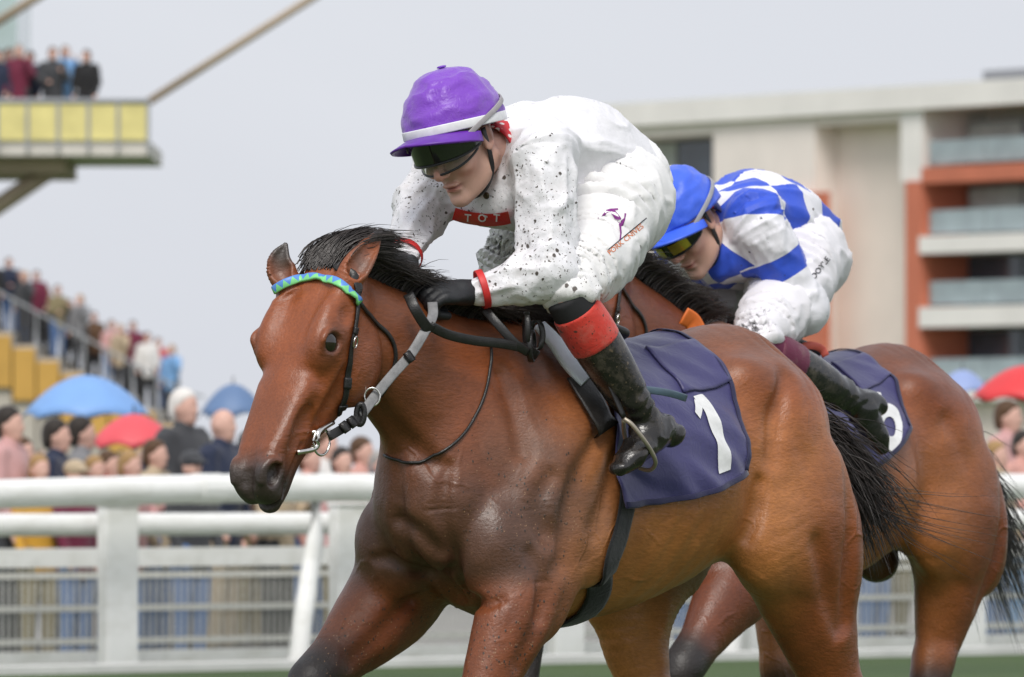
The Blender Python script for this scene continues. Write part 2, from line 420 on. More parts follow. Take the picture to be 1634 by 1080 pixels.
def cloth_material(name, col, rough=0.55, mud=0.0, sheen=0.2, wr=1.0, spec=0.3, wscale=14.0, attr=None, mudcol=(0.05, 0.033, 0.022), subs=0.0, crease=0.9):
    t = NT(name); v = t.coord()
    base = t.attr(attr).outputs['Color'] if attr else None
    f = t.noise(v, 9.0, 4); 
    c0 = t.mix(0.0, base, base) if base is not None else t.mix(0.0, col, col)
    c = t.mix(t.ramp(f, [(0.3, 0.0), (0.7, 0.10)]), c0, t.mix(1.0, c0, (0.8, 0.8, 0.82), 'MULTIPLY'))
    h = t.noise(t.coord(scale=(1, 1, 1)), wscale, 5, 0.55, 0.8)
    hw = t.noise(v, 900.0, 2)
    cr = t.math('MULTIPLY', t.math('POWER', t.math('ABSOLUTE', t.math('SUBTRACT', t.noise(v, wscale * 1.7, 3, .5, 1.2), 0.5)), 0.6), -crease)
    hh = t.math('ADD', t.math('ADD', h, cr), t.math('MULTIPLY', hw, 0.03))
    if mud > 0:
        md = t.attr('mud').outputs['Fac']
        vd = t.coord(); 
        tot = None
        for sc, thr, off in ((62.0, 0.28, (0, 0, 0)), (120.0, 0.30, (5, 2, 1)), (190.0, 0.24, (1, 4, 8)), (34.0, 0.22, (2, 7, 3))):
            n = t.new('ShaderNodeTexNoise'); n.inputs['Scale'].default_value = sc * 1.3; t.link(vd, n.inputs['Vector'])
            dis = t.new('ShaderNodeMix', data_type='RGBA', blend_type='ADD'); dis.inputs[0].default_value = 0.012
            t.link(t.coord(loc=off), dis.inputs[6]); t.link(n.outputs['Color'], dis.inputs[7])
            vo = t.new('ShaderNodeTexVoronoi'); vo.inputs['Scale'].default_value = sc; t.link(dis.outputs[2], vo.inputs['Vector'])
            sep = t.new('ShaderNodeSeparateColor'); t.link(vo.outputs['Color'], sep.inputs[0])
            size = t.math('MULTIPLY', t.math('SUBTRACT', t.math('MULTIPLY', md, 1.0), sep.outputs[0]), 2.0, True)   # denser where md is high
            rr = t.math('MULTIPLY', size, t.math('MULTIPLY', t.math('ADD', sep.outputs[1], 0.25), thr))
            sp = t.math('MULTIPLY', t.math('SUBTRACT', rr, vo.outputs['Distance']), 14.0, True)
            tot = sp if tot is None else t.math('MAXIMUM', tot, sp)
        tot = t.math('MULTIPLY', tot, mud, True)
        # a faint wash of dirt between the splashes
        wash = t.math('MULTIPLY', t.math('MULTIPLY', md, t.ramp(t.noise(v, 22.0, 5, 0.7), [(0.5, 0.0), (0.75, 0.55)])), 0.55, True)
        c = t.mix(wash, c, (0.42, 0.34, 0.27)); c = t.mix(tot, c, mudcol)
        hh = t.math('ADD', hh, t.math('MULTIPLY', tot, 0.25))
    t.set(Base_Color=c, Roughness=rough); t.b.inputs['Specular IOR Level'].default_value = spec; t.b.inputs['Sheen Weight'].default_value = sheen
    if subs: t.b.inputs['Subsurface Weight'].default_value = subs; t.b.inputs['Subsurface Radius'].default_value = (0.01, 0.01, 0.01)
    t.link(t.bump(hh, 0.35 * wr, 0.012), t.b.inputs['Normal'])
    return t.m
def attr_material(name, attr='col', rough=0.5, bump=0.15, bscale=60.0, spec=0.4, subs=0.0):
    t = NT(name); v = t.coord(); a = t.attr(attr).outputs['Color']
    c = t.mix(t.ramp(t.noise(v, bscale * 0.6, 4), [(0.3, 0.0), (0.7, 0.35)]), a, t.mix(1.0, a, (0.8, 0.76, 0.74), 'MULTIPLY'))
    t.set(Base_Color=c, Roughness=rough); t.b.inputs['Specular IOR Level'].default_value = spec
    if subs: t.b.inputs['Subsurface Weight'].default_value = subs; t.b.inputs['Subsurface Radius'].default_value = (0.012, 0.005, 0.003); t.b.inputs['Subsurface Scale'].default_value = 1.0
    t.link(t.bump(t.noise(v, bscale * 4, 3), bump, 0.002), t.b.inputs['Normal'])
    return t.m
def hair_material(name, col, rough=0.4):
    t = NT(name); v = t.coord()
    g = t.new('ShaderNodeNewGeometry')
    c = t.mix(t.math('MULTIPLY', g.outputs['Random Per Island'], 1.0), tuple(q * 0.45 for q in col), tuple(q * 1.7 for q in col))
    t.set(Base_Color=c, Roughness=rough); t.b.inputs['Specular IOR Level'].default_value = 0.6
    return t.m
# ------------------------------------------------------------------ horses
class Place:
    """a horse's own frame: u forward, v to its left, w up; origin on the turf under the withers"""
    def __init__(s, px, Y, a):
        a = rad(a); s.F = (-math.sin(a), -math.cos(a)); s.L = (math.cos(a), -math.sin(a)); s.O = ((px - 817) * PXK * Y, Y)
        s.loc = (s.O[0], s.O[1], 0); s.rz = math.atan2(s.F[1], s.F[0])
    def inv(s, px, py, v):
        K = (px - 817) * PXK
        u = (K * (s.O[1] + v * s.L[1]) - s.O[0] - v * s.L[0]) / (s.F[0] - K * s.F[1]); Y = s.O[1] + u * s.F[1] + v * s.L[1]
        return np.array((u, v, CAM_H + (760 - py) * PXK * Y))
    def ray(s, px, py):
        """camera position and view direction through a photograph pixel, in the horse's frame"""
        d = np.array(((px - 817) * PXK, 1.0, (760 - py) * PXK)); c = np.array((-s.O[0], -s.O[1], CAM_H))
        R = np.array([[s.F[0], s.F[1], 0], [s.L[0], s.L[1], 0], [0, 0, 1]]); return R @ c, nrm(R @ d)
    def hit(s, fld, px, py, off=0.0, near=17.0, far=24.5):
        c, d = s.ray(px, py); t = near
        for _ in range(260):
            dd = fld.eval((c + d * t)[None])[0] - off
            if dd < 0.0008: break
            t += max(dd * 0.8, 0.001)
            if t > far: return None
        return c + d * t

def vhit(PL, fld, pix, off=0.0, near=18.0, far=25.0):
    """all rays at once; rays that miss come back as nan"""
    pix = np.asarray(pix, float); rc = [PL.ray(a, b) for a, b in pix]; c = np.array([r[0] for r in rc]); d = np.array([r[1] for r in rc]); t = np.full(len(pix), near)
    for _ in range(170):
        dd = fld.eval(c + d * t[:, None]) - off; t = np.where(dd < .0006, t, np.minimum(t + np.maximum(dd * .85, .0006), far))
    P = c + d * t[:, None]; P[t >= far - .01] = np.nan; return P
PL1 = Place(870, 20.5, 38.0)
PL2 = Place(1201, 23.5, 34.0)

def horse_field(pose):
    f = SDF(); m2 = (1, -1)
    # trunk
    f.tube([(.43, 0, 1.10, .15, .19, .19), (.27, 0, 1.10, .205, .31, .29), (.06, 0, 1.12, .225, .36, .335), (-.15, 0, 1.12, .275, .335, .32), (-.35, 0, 1.14, .29, .30, .285),
            (-.55, 0, 1.18, .262, .29, .255), (-.75, 0, 1.21, .245, .295, .25), (-.85, 0, 1.185, .19, .205, .22), (-.915, 0, 1.165, .12, .135, .17)], up=(0, 0, 1), k=.01)
    f.tube([(.30, 0, 1.36, .05, .10, .2), (.12, 0, 1.40, .06, .125, .2), (-.05, 0, 1.40, .07, .115, .2), (-.25, 0, 1.37, .08, .085, .2), (-.5, 0, 1.38, .09, .09, .2), (-.74, 0, 1.41, .1, .1, .2), (-.86, 0, 1.315, .07, .08, .2), (-.95, 0, 1.24, .045, .06, .1)], up=(0, 0, 1), k=.10)
    # neck and head frame
    P0 = np.array(pose['poll'], float); A = nrm(np.array(pose['axis'], float)); N = np.array((-A[2], 0, A[0])); sy = pose.get('yaw', 0.0)
    N = nrm(N); Sv = np.array((0, 1.0, 0))
    if sy:
        c, s_ = math.cos(sy), math.sin(sy); Rz = np.array([[c, -s_, 0], [s_, c, 0], [0, 0, 1]]); A, N, Sv = Rz @ A, Rz @ N, Rz @ Sv
    def Hd(t, n, s): return P0 + A * t + N * n + Sv * s
    f.Hd = Hd; f.A, f.N, f.Sv = A, N, Sv
    nb = np.array((.10, 0, 1.20)); n1 = P0 + A * .06 - N * .115
    q = lambda t, lift=0.0: nb * (1 - t) + n1 * t + np.array((0, 0, lift))
    f.tube([(*q(0), .17, .27, .30), (*q(.27), .145, .235, .255), (*q(.5), .108, .19, .20), (*q(.76), .080, .148, .155), (*q(1), .066, .108, .105)], up=(-.45, 0, .9), k=.09)
    def H6(t, n, s, a, b, c): return (*Hd(t, n, s), a, b, c)
    # skull
    f.tube([H6(.0, -.07, 0, .072, .058, .075), H6(.08, -.085, 0, .094, .080, .10), H6(.16, -.09, 0, .099, .086, .12), H6(.24, -.09, 0, .090, .088, .13), H6(.32, -.082, 0, .074, .081, .11),
            H6(.40, -.072, 0, .063, .068, .075), H6(.48, -.064, 0, .056, .056, .06), H6(.54, -.062, 0, .053, .05, .055), H6(.575, -.066, 0, .047, .04, .045)], up=N, k=.03, cap=.028, pw=2.35)
    def EC(s, out=0.0, dt=0.0, dn=0.0): return Hd(.203 + dt, -.022 + dn, s * (.096 + out))
    f.EC = EC
    # lower jaw, chin, lips
    f.tube([H6(.12, -.17, 0, .06, .05, .06), H6(.22, -.185, 0, .058, .05, .055), H6(.34, -.155, 0, .042, .04, .038), H6(.45, -.127, 0, .031, .03, .028), H6(.54, -.118, 0, .032, .026, .03), H6(.585, -.112, 0, .030, .022, .026)], up=N, k=.025, cap=.022)
    for s in m2:
        f.ell(Hd(.180, -.158, s * .064), (.112, .100, .036), [A, N, Sv], k=.012)                  # cheek
        f.ell(Hd(.195, -.030, s * .080), (.064, .044, .034), [A, N, Sv], k=.05)                   # orbit
        f.ell(Hd(.165, -.004, s * .078), (.045, .018, .018), [A * .9 + N * .3, N, Sv], k=.02)     # brow
        f.limb([Hd(.22, -.078, s * .082), Hd(.28, -.084, s * .074), Hd(.345, -.088, s * .058)], (.013, .012, .008), k=.025)   # facial crest
        f.ell(Hd(.115, -.045, s * .078), (.075, .045, .030), [A, N, Sv], k=.03)                   # temple
        f.ell(Hd(.120, -.035, s * .118), (.022, .016, .012), [A, N, Sv], op='s', k=.02)
        f.limb([Hd(.24, -.118, s * .104), Hd(.31, -.122, s * .088), Hd(.38, -.118, s * .070)], (.008, .010, .006), op='s', k=.03)
        f.limb([Hd(.32, -.040, s * .060), Hd(.43, -.032, s * .050), Hd(.49, -.026, s * .042)], (.010, .012, .010), k=.05)       # nasal bone edge
        f.ell(Hd(.41, -.062, s * .074), (.05, .02, .012), [A, N, Sv], op='s', k=.03)
        f.ell(Hd(.540, -.040, s * .036), (.050, .038, .028), [A, N, Sv], k=.015)  # nostril flare
        f.ell(Hd(.575, -.075, s * .026), (.026, .034, .026), [A, N, Sv], k=.02)                   # upper lip
        f.ell(Hd(.545, -.036, s * .060), (.030, .020, .026), [A + N * .35, N, Sv], op='s', k=.010)   # nostril
        f.limb([Hd(.515, -.034, s * .062), Hd(.522, -.016, s * .055), Hd(.548, -.006, s * .046), Hd(.577, -.018, s * .042)], (.006, .008, .008, .006), k=.010)
        f.ell(EC(s, .024), (.028, .0285, .024), [A * .9 + N * .45, N * .9 - A * .45, Sv], op='s', k=.006)   # eye opening
        f.limb([EC(s, .004, -.030, -.004), EC(s, .011, -.020, .021), EC(s, .012, .006, .030), EC(s, .004, .030, .014)], (.005, .0065, .0065, .004), k=.010)   # upper lid
        f.limb([EC(s, .003, -.030, -.010), EC(s, .008, -.012, -.029), EC(s, .008, .014, -.026), EC(s, .003, .032, .004)], (.004, .005, .005, .004), k=.008)
        f.limb([Hd(.44, -.098, s * .054), Hd(.49, -.098, s * .049), Hd(.54, -.100, s * .046), Hd(.59, -.098, s * .030)], (.0045, .005, .006, .007), op='s', k=.012)     # mouth line
        # ears
        e0, e1, e2, e3 = pose['ear'][0 if s > 0 else 1]
        E = [Hd(*p) for p in (e0, e1, e2, e3)]
        op = nrm(np.array(pose['ear_open'][0 if s > 0 else 1], float))
        f.tube([(*E[0], .030, .026, .026), (*E[1], .036, .026, .026), (*E[2], .027, .017, .020), (*E[3], .005, .004, .005)], up=op, k=.02, cap=.004)
        f.tube([(*(E[0] * .5 + E[1] * .5 + op * .020), .014, .02, .012), (*(E[1] + op * .020), .026, .03, .022), (*(E[2] + op * .014), .018, .022, .014), (*(E[3] + op * .004), .002, .006, .002)], up=op, op='s', k=.006, cap=.004)
    f.ell(Hd(.60, -.10, 0), (.02, .010, .05), [A, N, Sv], op='s', k=.015)
    f.limb([Hd(.56, -.012, 0), Hd(.60, -.045, 0)], (.006, .004), op='s', k=.02)
    # throat latch
    # shoulders, chest
    for s in m2:
        sh = pose['shoulder'][0 if s > 0 else 1]
        f.tube([(-.02 + sh * .2, s * .115, 1.42, .05, .05, .05), (.10 + sh * .5, s * .175, 1.25, .075, .105, .10), (.25 + sh, s * .185, 1.08, .075, .11, .11), (.30 + sh, s * .175, 1.0, .06, .09, .09)], up=(1, 0, .6), k=.06)
        f.ell((.365 + sh, s * .128, .985), (.105, .10, .135), None, k=.025)                                  # breast
        f.ell((.10 + sh * .6, s * .205, 1.03), (.135, .062, .17), [(.75, 0, .65), (0, 1, 0), (-.65, 0, .75)], k=.035)    # triceps
        f.limb([(.03 + sh * .5, s * .262, 1.20), (.13 + sh * .7, s * .282, 1.04), (.17 + sh, s * .27, .95)], (.006, .012, .01), op='s', k=.05)
        f.limb([(-.07, s * .285, 1.18), (-.02, s * .30, 1.0), (.02, s * .27, .88)], (.008, .014, .01), op='s', k=.06)    # behind the shoulder
        # jugular groove
        pass
        # rib hints
        # hip, loin and thigh
        f.ell((-.60, s * .185, 1.375), (.085, .06, .055), [(.8, 0, .5), (0, 1, 0), (-.5, 0, .8)], k=.08)
        f.ell((-.73, s * .150, 1.28), (.195, .12, .16), [(.9, 0, .35), (0, 1, 0), (-.35, 0, .9)], k=.06)
        f.limb([(-.62, s * .285, 1.30), (-.70, s * .30, 1.16), (-.78, s * .30, 1.02)], (.006, .01, .01), op='s', k=.06)
        f.limb([(-.46, s * .285, 1.32), (-.50, s * .30, 1.18), (-.545, s * .285, 1.03)], (.012, .03, .03), op='s', k=.08)   # flank hollow
    zz = (1.20, 1.12, 1.03, .96, .90, .85); uu = np.linspace(.75, .2, 221)
    g = [(uu[np.argmax(f.eval(np.c_[uu, uu * 0, uu * 0 + z]) < .002)], 0, z) for z in zz]
    f.limb(g, (.004, .010, .016, .02, .022, .02), op='s', k=.03)
    # hind legs: each [hip(top), thigh, stifle, gaskin, hock, cannon, fetlock, pastern]
    for s, L in zip(m2, pose['hind']):
        f.tube([(*p, *r) for p, r in L['thigh']], up=(1, 0, .12), k=.055)
        f.limb(L['low'], L['low_r'], up=(1, 0, .2), k=.035)
        for c, r, ax, k in L.get('mus', []): f.ell(c, r, ax, k=k)
        for pts, r, k in L.get('grv', []): f.limb(pts, r, op='s', k=k)
    for s, L in zip(m2, pose['fore']):
        f.tube([(*p, *r) for p, r in L['arm']], up=L.get('up', (1, 0, .15)), k=.045)
        f.limb(L['low'], L['low_r'], up=(1, 0, .2), k=.025)
        for c, r, ax, k in L.get('mus', []): f.ell(c, r, ax, k=k)
        for pts, r, k in L.get('grv', []): f.limb(pts, r, op='s', k=k)
    for c, r in pose.get('extra', []): f.ell(c, r, None, k=.03)
    # dock
    f.limb(pose['dock'], (.045, .036, .026, .016), k=.05)
    return f

def hide_detail(Y):
    n = noise(Y * np.array((.8, 1, 1.3)), 7.0, 1) * .0035 + noise(Y, 17.0, 2) * .0016 + noise(Y, 40.0, 3) * .0006
    return n * (0.3 + 0.7 * sstep(.75, .55, Y[:, 0])) + np.sin((Y[:, 0] + Y[:, 2] * .28) * 2 * math.pi / .075) * .0022 * gau(Y[:, [0, 2]], (-.22, 1.02), (.22, .22))
def coat_colours(f, V, pose):
    """bay coat: red-brown head and flanks, black points, wet muddy breast"""
    red = np.array((.31, .080, .020)); gold = np.array((.52, .205, .058)); dark = np.array((.115, .045, .020)); blk = np.array((.016, .013, .012)); wet = np.array((.120, .062, .040)); nose = np.array((.050, .036, .031))
    u, v, w = V.T; av = np.abs(v)
    q = V - f.Hd(0, 0, 0); t = q @ f.A; n = q @ f.N; sd = np.abs(q @ f.Sv)
    C = np.tile(red, (len(V), 1)); mud = np.zeros(len(V))
    def blend(a, col):
        a = np.clip(a, 0, 1)[:, None]; C[:] = C * (1 - a) + col * a
    head = sstep(.72, .85, u) * sstep(-.30, -.24, n)
    trunk = sstep(.45, .1, u)
    nz = noise(V, 6.0, 5) * .5 + noise(V, 15.0, 6) * .25
    blend(trunk * sstep(1.5, 1.0, w + nz * .2) * .85, gold)
    blend(sstep(-.58, -.8, u) * sstep(1.35, .95, w) * .9, red * np.array((.80, .76, .72)))
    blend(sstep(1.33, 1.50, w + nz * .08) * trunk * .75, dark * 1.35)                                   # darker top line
    blend(gau(V, (.28, 0, 1.12), (.22, .5, .24)) * (0.95 + nz) * 1.1 * pose.get('wet', 1), wet)
    blend(sstep(.15, .4, u) * sstep(.72, .55, u) * sstep(1.25, 1.05, w) * sstep(.84, .93, w) * .85 * pose.get('wet', 1), wet * .72)
    blend(sstep(.42, .55, u) * sstep(.85, .7, u) * .4, dark * 1.25)                                       # neck
    blend(gau(V, (.78, 0, 1.27), (.16, .2, .14)) * (1 - sstep(-.2, -.1, n) * sstep(0, .1, t)) * .8, dark * .8)   # under the throat
    mud += gau(V, (.32, 0, 1.08), (.25, .6, .25)) * .9 + sstep(.95, .75, w) * sstep(0, .3, u) * .7
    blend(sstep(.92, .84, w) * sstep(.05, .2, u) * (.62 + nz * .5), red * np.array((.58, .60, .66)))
    # head
    hd = (t > -.06) & (n > -.32) & (t < .7) & (u > .62)
    h = hd.astype(float)
    blend(h * sstep(.33, .50, t + nz * .04) * .8, red * .75)
    blend(h * sstep(.485, .555, t - n * .12 + nz * .035), nose)
    blend(h * np.exp(-(((t - .203) / .042) ** 2 + ((n + .022) / .028) ** 2)) * sstep(.06, .09, sd) * 1.0, nose * .8)   # skin round the eye
    blend(h * np.exp(-(((t - .40) / .12) ** 2 + ((n + .02) / .03) ** 2)) * .3, dark)
    blend(h * sstep(.40, .52, t) * sstep(-.09, -.13, n) * .85, nose * 1.5)
    mud += h * sstep(.40, .52, t) * .25
    # ear tips and insides
    for k in (0, 1):
        e = [f.Hd(*p) for p in pose['ear'][k]]; tip = e[3]; d = np.linalg.norm(V - tip, axis=1)
        blend(sstep(.075, .03, d), blk * 2)
        ctr = e[1] * .6 + e[2] * .4 + nrm(np.array(pose['ear_open'][k], float)) * .012
        blend(gau(V, ctr, (.026, .026, .045)) * .75, np.array((.16, .13, .115)))
    # black points on the legs
    for L in pose['fore']:
        k_ = np.asarray(L['low'][1]); up_ = np.asarray(L['low'][0])
        seg = np.array([*L['low'][1:]]); d = np.min(np.linalg.norm(V[:, None] - seg[None], axis=2), axis=1)
        dr = nrm(k_ - up_); along = (V - k_) @ dr
        near = np.linalg.norm(V - k_ - along[:, None] * dr, axis=1) < .3
        blend(near * sstep(-.20, -.03, along + nz * .05) * sstep(.35, .25, d) * (w < .95), blk * 1.6)
    for L in pose['hind']:
        k_ = np.asarray(L['low'][1]); blend(sstep(k_[2] + .16, k_[2] + .02, w + nz * .06) * (np.linalg.norm((V - k_)[:, :2], axis=1) < .5), blk * 1.6)
    # inside of the thighs and groin
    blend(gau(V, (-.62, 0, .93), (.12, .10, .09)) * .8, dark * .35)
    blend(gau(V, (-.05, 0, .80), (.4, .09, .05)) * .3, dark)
    for c, r in pose.get('extra', []): blend(gau(V, c, np.asarray(r) * 1.25) * 1.4, blk * 1.5)
    return np.clip(C, 0, 1), np.clip(mud, 0, 1)

POSE1 = dict(
    poll=(.885, 0, 1.655), axis=(.472, 0, -.8816), shoulder=(0.0, .055), wet=1,
    ear=[[(0.048, -0.043, 0.07), (-0.002, -0.038, 0.088), (-0.07, -0.061, 0.088), (-0.147, -0.095, 0.075)], [(0.062, -0.021, -0.07), (0.025, 0.011, -0.09), (-0.002, 0.025, -0.094), (-0.038, 0.029, -0.088)]],
    ear_open=[(.30, .80, .35), (.78, .55, .1)],
    fore=[dict(arm=[((.23, .165, 1.0), (.085, .13, .13)), ((.31, .175, .88), (.085, .112, .125)), ((.385, .172, .77), (.074, .092, .11)), ((.455, .170, .64), (.058, .066, .076)), ((.505, .170, .52), (.042, .046, .05))],
               low=[(.43, .17, .62), (.505, .17, .46), (.52, .17, .40), (.535, .17, .26), (.55, .17, .15), (.60, .17, .07), (.64, .17, .03)], low_r=(.05, .05, .04, .029, .036, .034, .05),
               mus=[((.33, .215, .86), (.13, .035, .05), (.45, 0, -.9), .05), ((.22, .20, .86), (.11, .04, .05), (.5, 0, -.85), .03)],
               grv=[([(.30, .272, .92), (.36, .262, .80), (.41, .25, .70)], (.004, .008, .004), .05)]),
          dict(arm=[((.24, -.165, 1.02), (.085, .13, .13)), ((.34, -.185, .90), (.09, .12, .15)), ((.45, -.195, .805), (.085, .095, .125)), ((.56, -.20, .72), (.062, .068, .085)), ((.655, -.20, .66), (.05, .054, .056))], up=(.55, 0, .83),
               low=[(.60, -.20, .69), (.672, -.20, .645), (.675, -.20, .59), (.60, -.20, .50), (.545, -.20, .40), (.49, -.20, .36), (.44, -.20, .34)], low_r=(.05, .052, .042, .030, .036, .034, .05),
               mus=[((.44, -.165, .80), (.15, .045, .055), (.8, 0, -.55), .03), ((.38, -.20, .90), (.13, .05, .055), (.75, 0, -.65), .03)],
               grv=[([(.40, -.105, .85), (.50, -.105, .77), (.58, -.13, .71)], (.004, .008, .004), .05)])],
    hind=[dict(thigh=[((-.71, .15, 1.22), (.12, .20, .175)), ((-.75, .185, 1.06), (.115, .22, .205)), ((-.81, .185, .93), (.10, .185, .20)), ((-.88, .175, .80), (.080, .135, .155)), ((-.97, .16, .66), (.058, .095, .10)), ((-1.05, .155, .54), (.040, .06, .06))],
               low=[(-1.03, .155, .60), (-1.11, .155, .47), (-1.10, .155, .42), (-1.06, .155, .25), (-1.04, .155, .14), (-.99, .155, .07), (-.95, .155, .03)], low_r=(.055, .052, .042, .032, .038, .034, .05),
               mus=[((-.61, .225, .96), (.075, .045, .09), None, .09), ((-.91, .19, 1.0), (.10, .085, .20), [(.9, 0, -.2), (0, 1, 0), (.2, 0, .9)], .05), ((-.78, .25, 1.05), (.11, .05, .19), [(.9, 0, .3), (0, 1, 0), (-.3, 0, .9)], .04)],
               grv=[([(-.88, .30, 1.20), (-.88, .30, 1.05), (-.89, .28, .90), (-.92, .25, .78)], (.006, .014, .014, .008), .04), ([(-.72, .31, .98), (-.80, .29, .86), (-.89, .255, .76)], (.006, .010, .006), .05)]),
          dict(thigh=[((-.72, -.14, 1.20), (.12, .20, .26)), ((-.66, -.17, 1.03), (.115, .20, .25)), ((-.60, -.175, .89), (.10, .16, .19)), ((-.585, -.17, .76), (.075, .115, .125)), ((-.62, -.16, .63), (.054, .085, .085)), ((-.68, -.155, .53), (.040, .055, .055))],
               low=[(-.62, -.155, .60), (-.74, -.155, .47), (-.72, -.155, .42), (-.62, -.155, .27), (-.56, -.155, .17), (-.50, -.155, .10), (-.46, -.155, .05)], low_r=(.055, .052, .042, .032, .038, .034, .05),
               mus=[((-.48, -.19, .86), (.06, .05, .075), None, .05)], grv=[])],
    dock=[(-.90, 0, 1.30), (-.98, .02, 1.31), (-1.05, .06, 1.26), (-1.09, .09, 1.17)])
T0 = time.time()
F1 = horse_field(POSE1)
GROOVES = [([(716, 745), (706, 800), (712, 850), (726, 890), (734, 922)], .010, .030), ([(734, 918), (748, 948), (770, 964), (800, 958)], .012, .022), ([(724, 905), (690, 916), (655, 908), (622, 892), (598, 892)], .012, .022),
           ([(962, 690), (925, 760), (908, 830), (902, 895)], .009, .06), ([(604, 655), (640, 700), (690, 738)], .010, .05), ([(1212, 770), (1207, 815), (1192, 858)], .010, .035), ([(1256, 600), (1240, 660), (1236, 730)], .008, .06),
           ([(848, 885), (866, 925), (858, 985)], .008, .035), ([(800, 600), (822, 660), (832, 720)], .007, .05), ([(640, 830), (668, 850), (700, 880)], .007, .04), ([(1328, 690), (1338, 750), (1345, 830)], .007, .05), ([(880, 760), (862, 800), (870, 850)], .007, .05)]
_gp = [vhit(PL1, F1, p, 0.0) for p, r, k in GROOVES]
for P, (p, r, k) in zip(_gp, GROOVES):
    P = P[~np.isnan(P).any(1)]
    if len(P) > 2: F1.limb(P, np.array([r * .45] + [r] * (len(P) - 2) + [r * .45]), op='s', k=k)
V1, Q1 = F1.mesh(axis_grid(-1.36, .008, .55, .0055, .70, .0036, 1.24), axis_grid(-.36, .0065, -.14, .0042, .14, .0065, .36), axis_grid(-.03, .011, .6, .0075, 1.0, .0045, 1.78), disp=hide_detail)
print('horse1', len(V1), time.time() - T0)
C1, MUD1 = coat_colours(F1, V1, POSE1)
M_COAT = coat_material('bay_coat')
M_HAIR = hair_material('black_mane_hair', (.035, .028, .026))
M_EYE = simple('horse_eye', (.014, .008, .005), rough=.04, spec=1.0, var=.3, vscale=60)
M_EYE.node_tree.nodes['Principled BSDF'].inputs['IOR'].default_value = 1.5
M_HOOF = simple('hoof_horn', (.05, .04, .035), rough=.5)
def horse_root(name, PL, label):
    return empty(name, PL.loc, PL.rz, label, 'horse')
horse1 = horse_root('racehorse', PL1, 'bay racehorse carrying saddle cloth number one, wearing a green and blue browband')
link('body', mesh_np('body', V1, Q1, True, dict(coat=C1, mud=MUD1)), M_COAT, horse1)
def add_eyes(f, root):
    for s in (1, -1):
        e = SDF(); e.ell(f.EC(s), (.027, .0285, .0205), [f.A, f.N, f.Sv], k=.001)
        c = f.EC(s)
        V, Q = e.mesh(*[axis_grid(c[i] - .036, .0035, c[i] + .036) for i in range(3)])
        link('eye', mesh_np('eye', V, Q), M_EYE, root)
add_eyes(F1, horse1)
# ------------------------------------------------------------------ tack
def leather(name, col, rough=.35): return simple(name, col, rough, bump=.25, bscale=260, var=.3, vscale=40, spec=.5)
M_BLKL = leather('black_leather', (.018, .017, .017)); M_GREYR = leather('grey_rubber_rein', (.22, .22, .225), .5); M_STEEL = simple('bit_steel', (.72, .70, .66), .22, 1.0, vscale=60)
M_GIRTH = cloth_material('black_girth_web', (.012, .013, .015), .75, wr=.6)
M_NAVY = cloth_material('navy_saddle_cloth', (.050, .046, .150), .42, sheen=.15, wr=.5, spec=.45)
M_BIND = cloth_material('dark_navy_binding', (.022, .021, .07), .6, wr=.3); M_WHITEN = simple('white_number_print', (.80, .80, .80), .5)
M_PALE = cloth_material('pale_blue_pad', (.80, .86, .95), .6, mud=.9, wr=.4)
M_DKL = leather('dark_saddle_leather', (.025, .022, .020), .42)
M_BAND = None
def browband_material():
    t = NT('green_blue_zigzag'); tc = t.new('ShaderNodeTexCoord'); sp = t.new('ShaderNodeSeparateXYZ'); t.link(tc.outputs['UV'], sp.inputs[0])
    tri = t.math('PINGPONG', t.math('MULTIPLY', sp.outputs[0], 24.0), 1.0)
    f = t.math('GREATER_THAN', sp.outputs[1], t.math('ADD', t.math('MULTIPLY', tri, 0.8), 0.1))
    t.set(Base_Color=t.mix(f, (.10, .27, .68), (.22, .68, .26)), Roughness=.4); return t.m
def surf_strap(F, pts, width, thick, off=0.001, per=5, mirror=False, closed=False):
    P = crom(np.asarray(pts, float), per)
    if mirror: P = P * np.array((1, -1, 1))
    P = F.project(P, off, 4); N = F.normal(P)
    return strap_mesh(P, N, width, thick, closed)
def ring_mesh(c, ax1, ax2, r1, r2, wire, n=28, m=8, arc=(0, 2 * math.pi)):
    full = abs(arc[1] - arc[0] - 2 * math.pi) < 1e-6
    a = np.linspace(arc[0], arc[1], n, endpoint=not full); c = np.asarray(c, float)
    P = c + np.cos(a)[:, None] * np.asarray(ax1) * r1 + np.sin(a)[:, None] * np.asarray(ax2) * r2
    return tube_mesh(P, wire, m, not full, full)
def part(name, VF, mat, root, smooth=True, uv=None):
    me = mesh_np(name, VF[0], VF[1] if isinstance(VF[1], np.ndarray) else VF[1], smooth, uv=uv); return link(name, me, mat, root)
def hits(F, PL, pix, off=0.0):
    out = []
    for p in pix:
        h = PL.hit(F, p[0], p[1], off)
        if h is not None: out.append(h)
    return np.array(out)

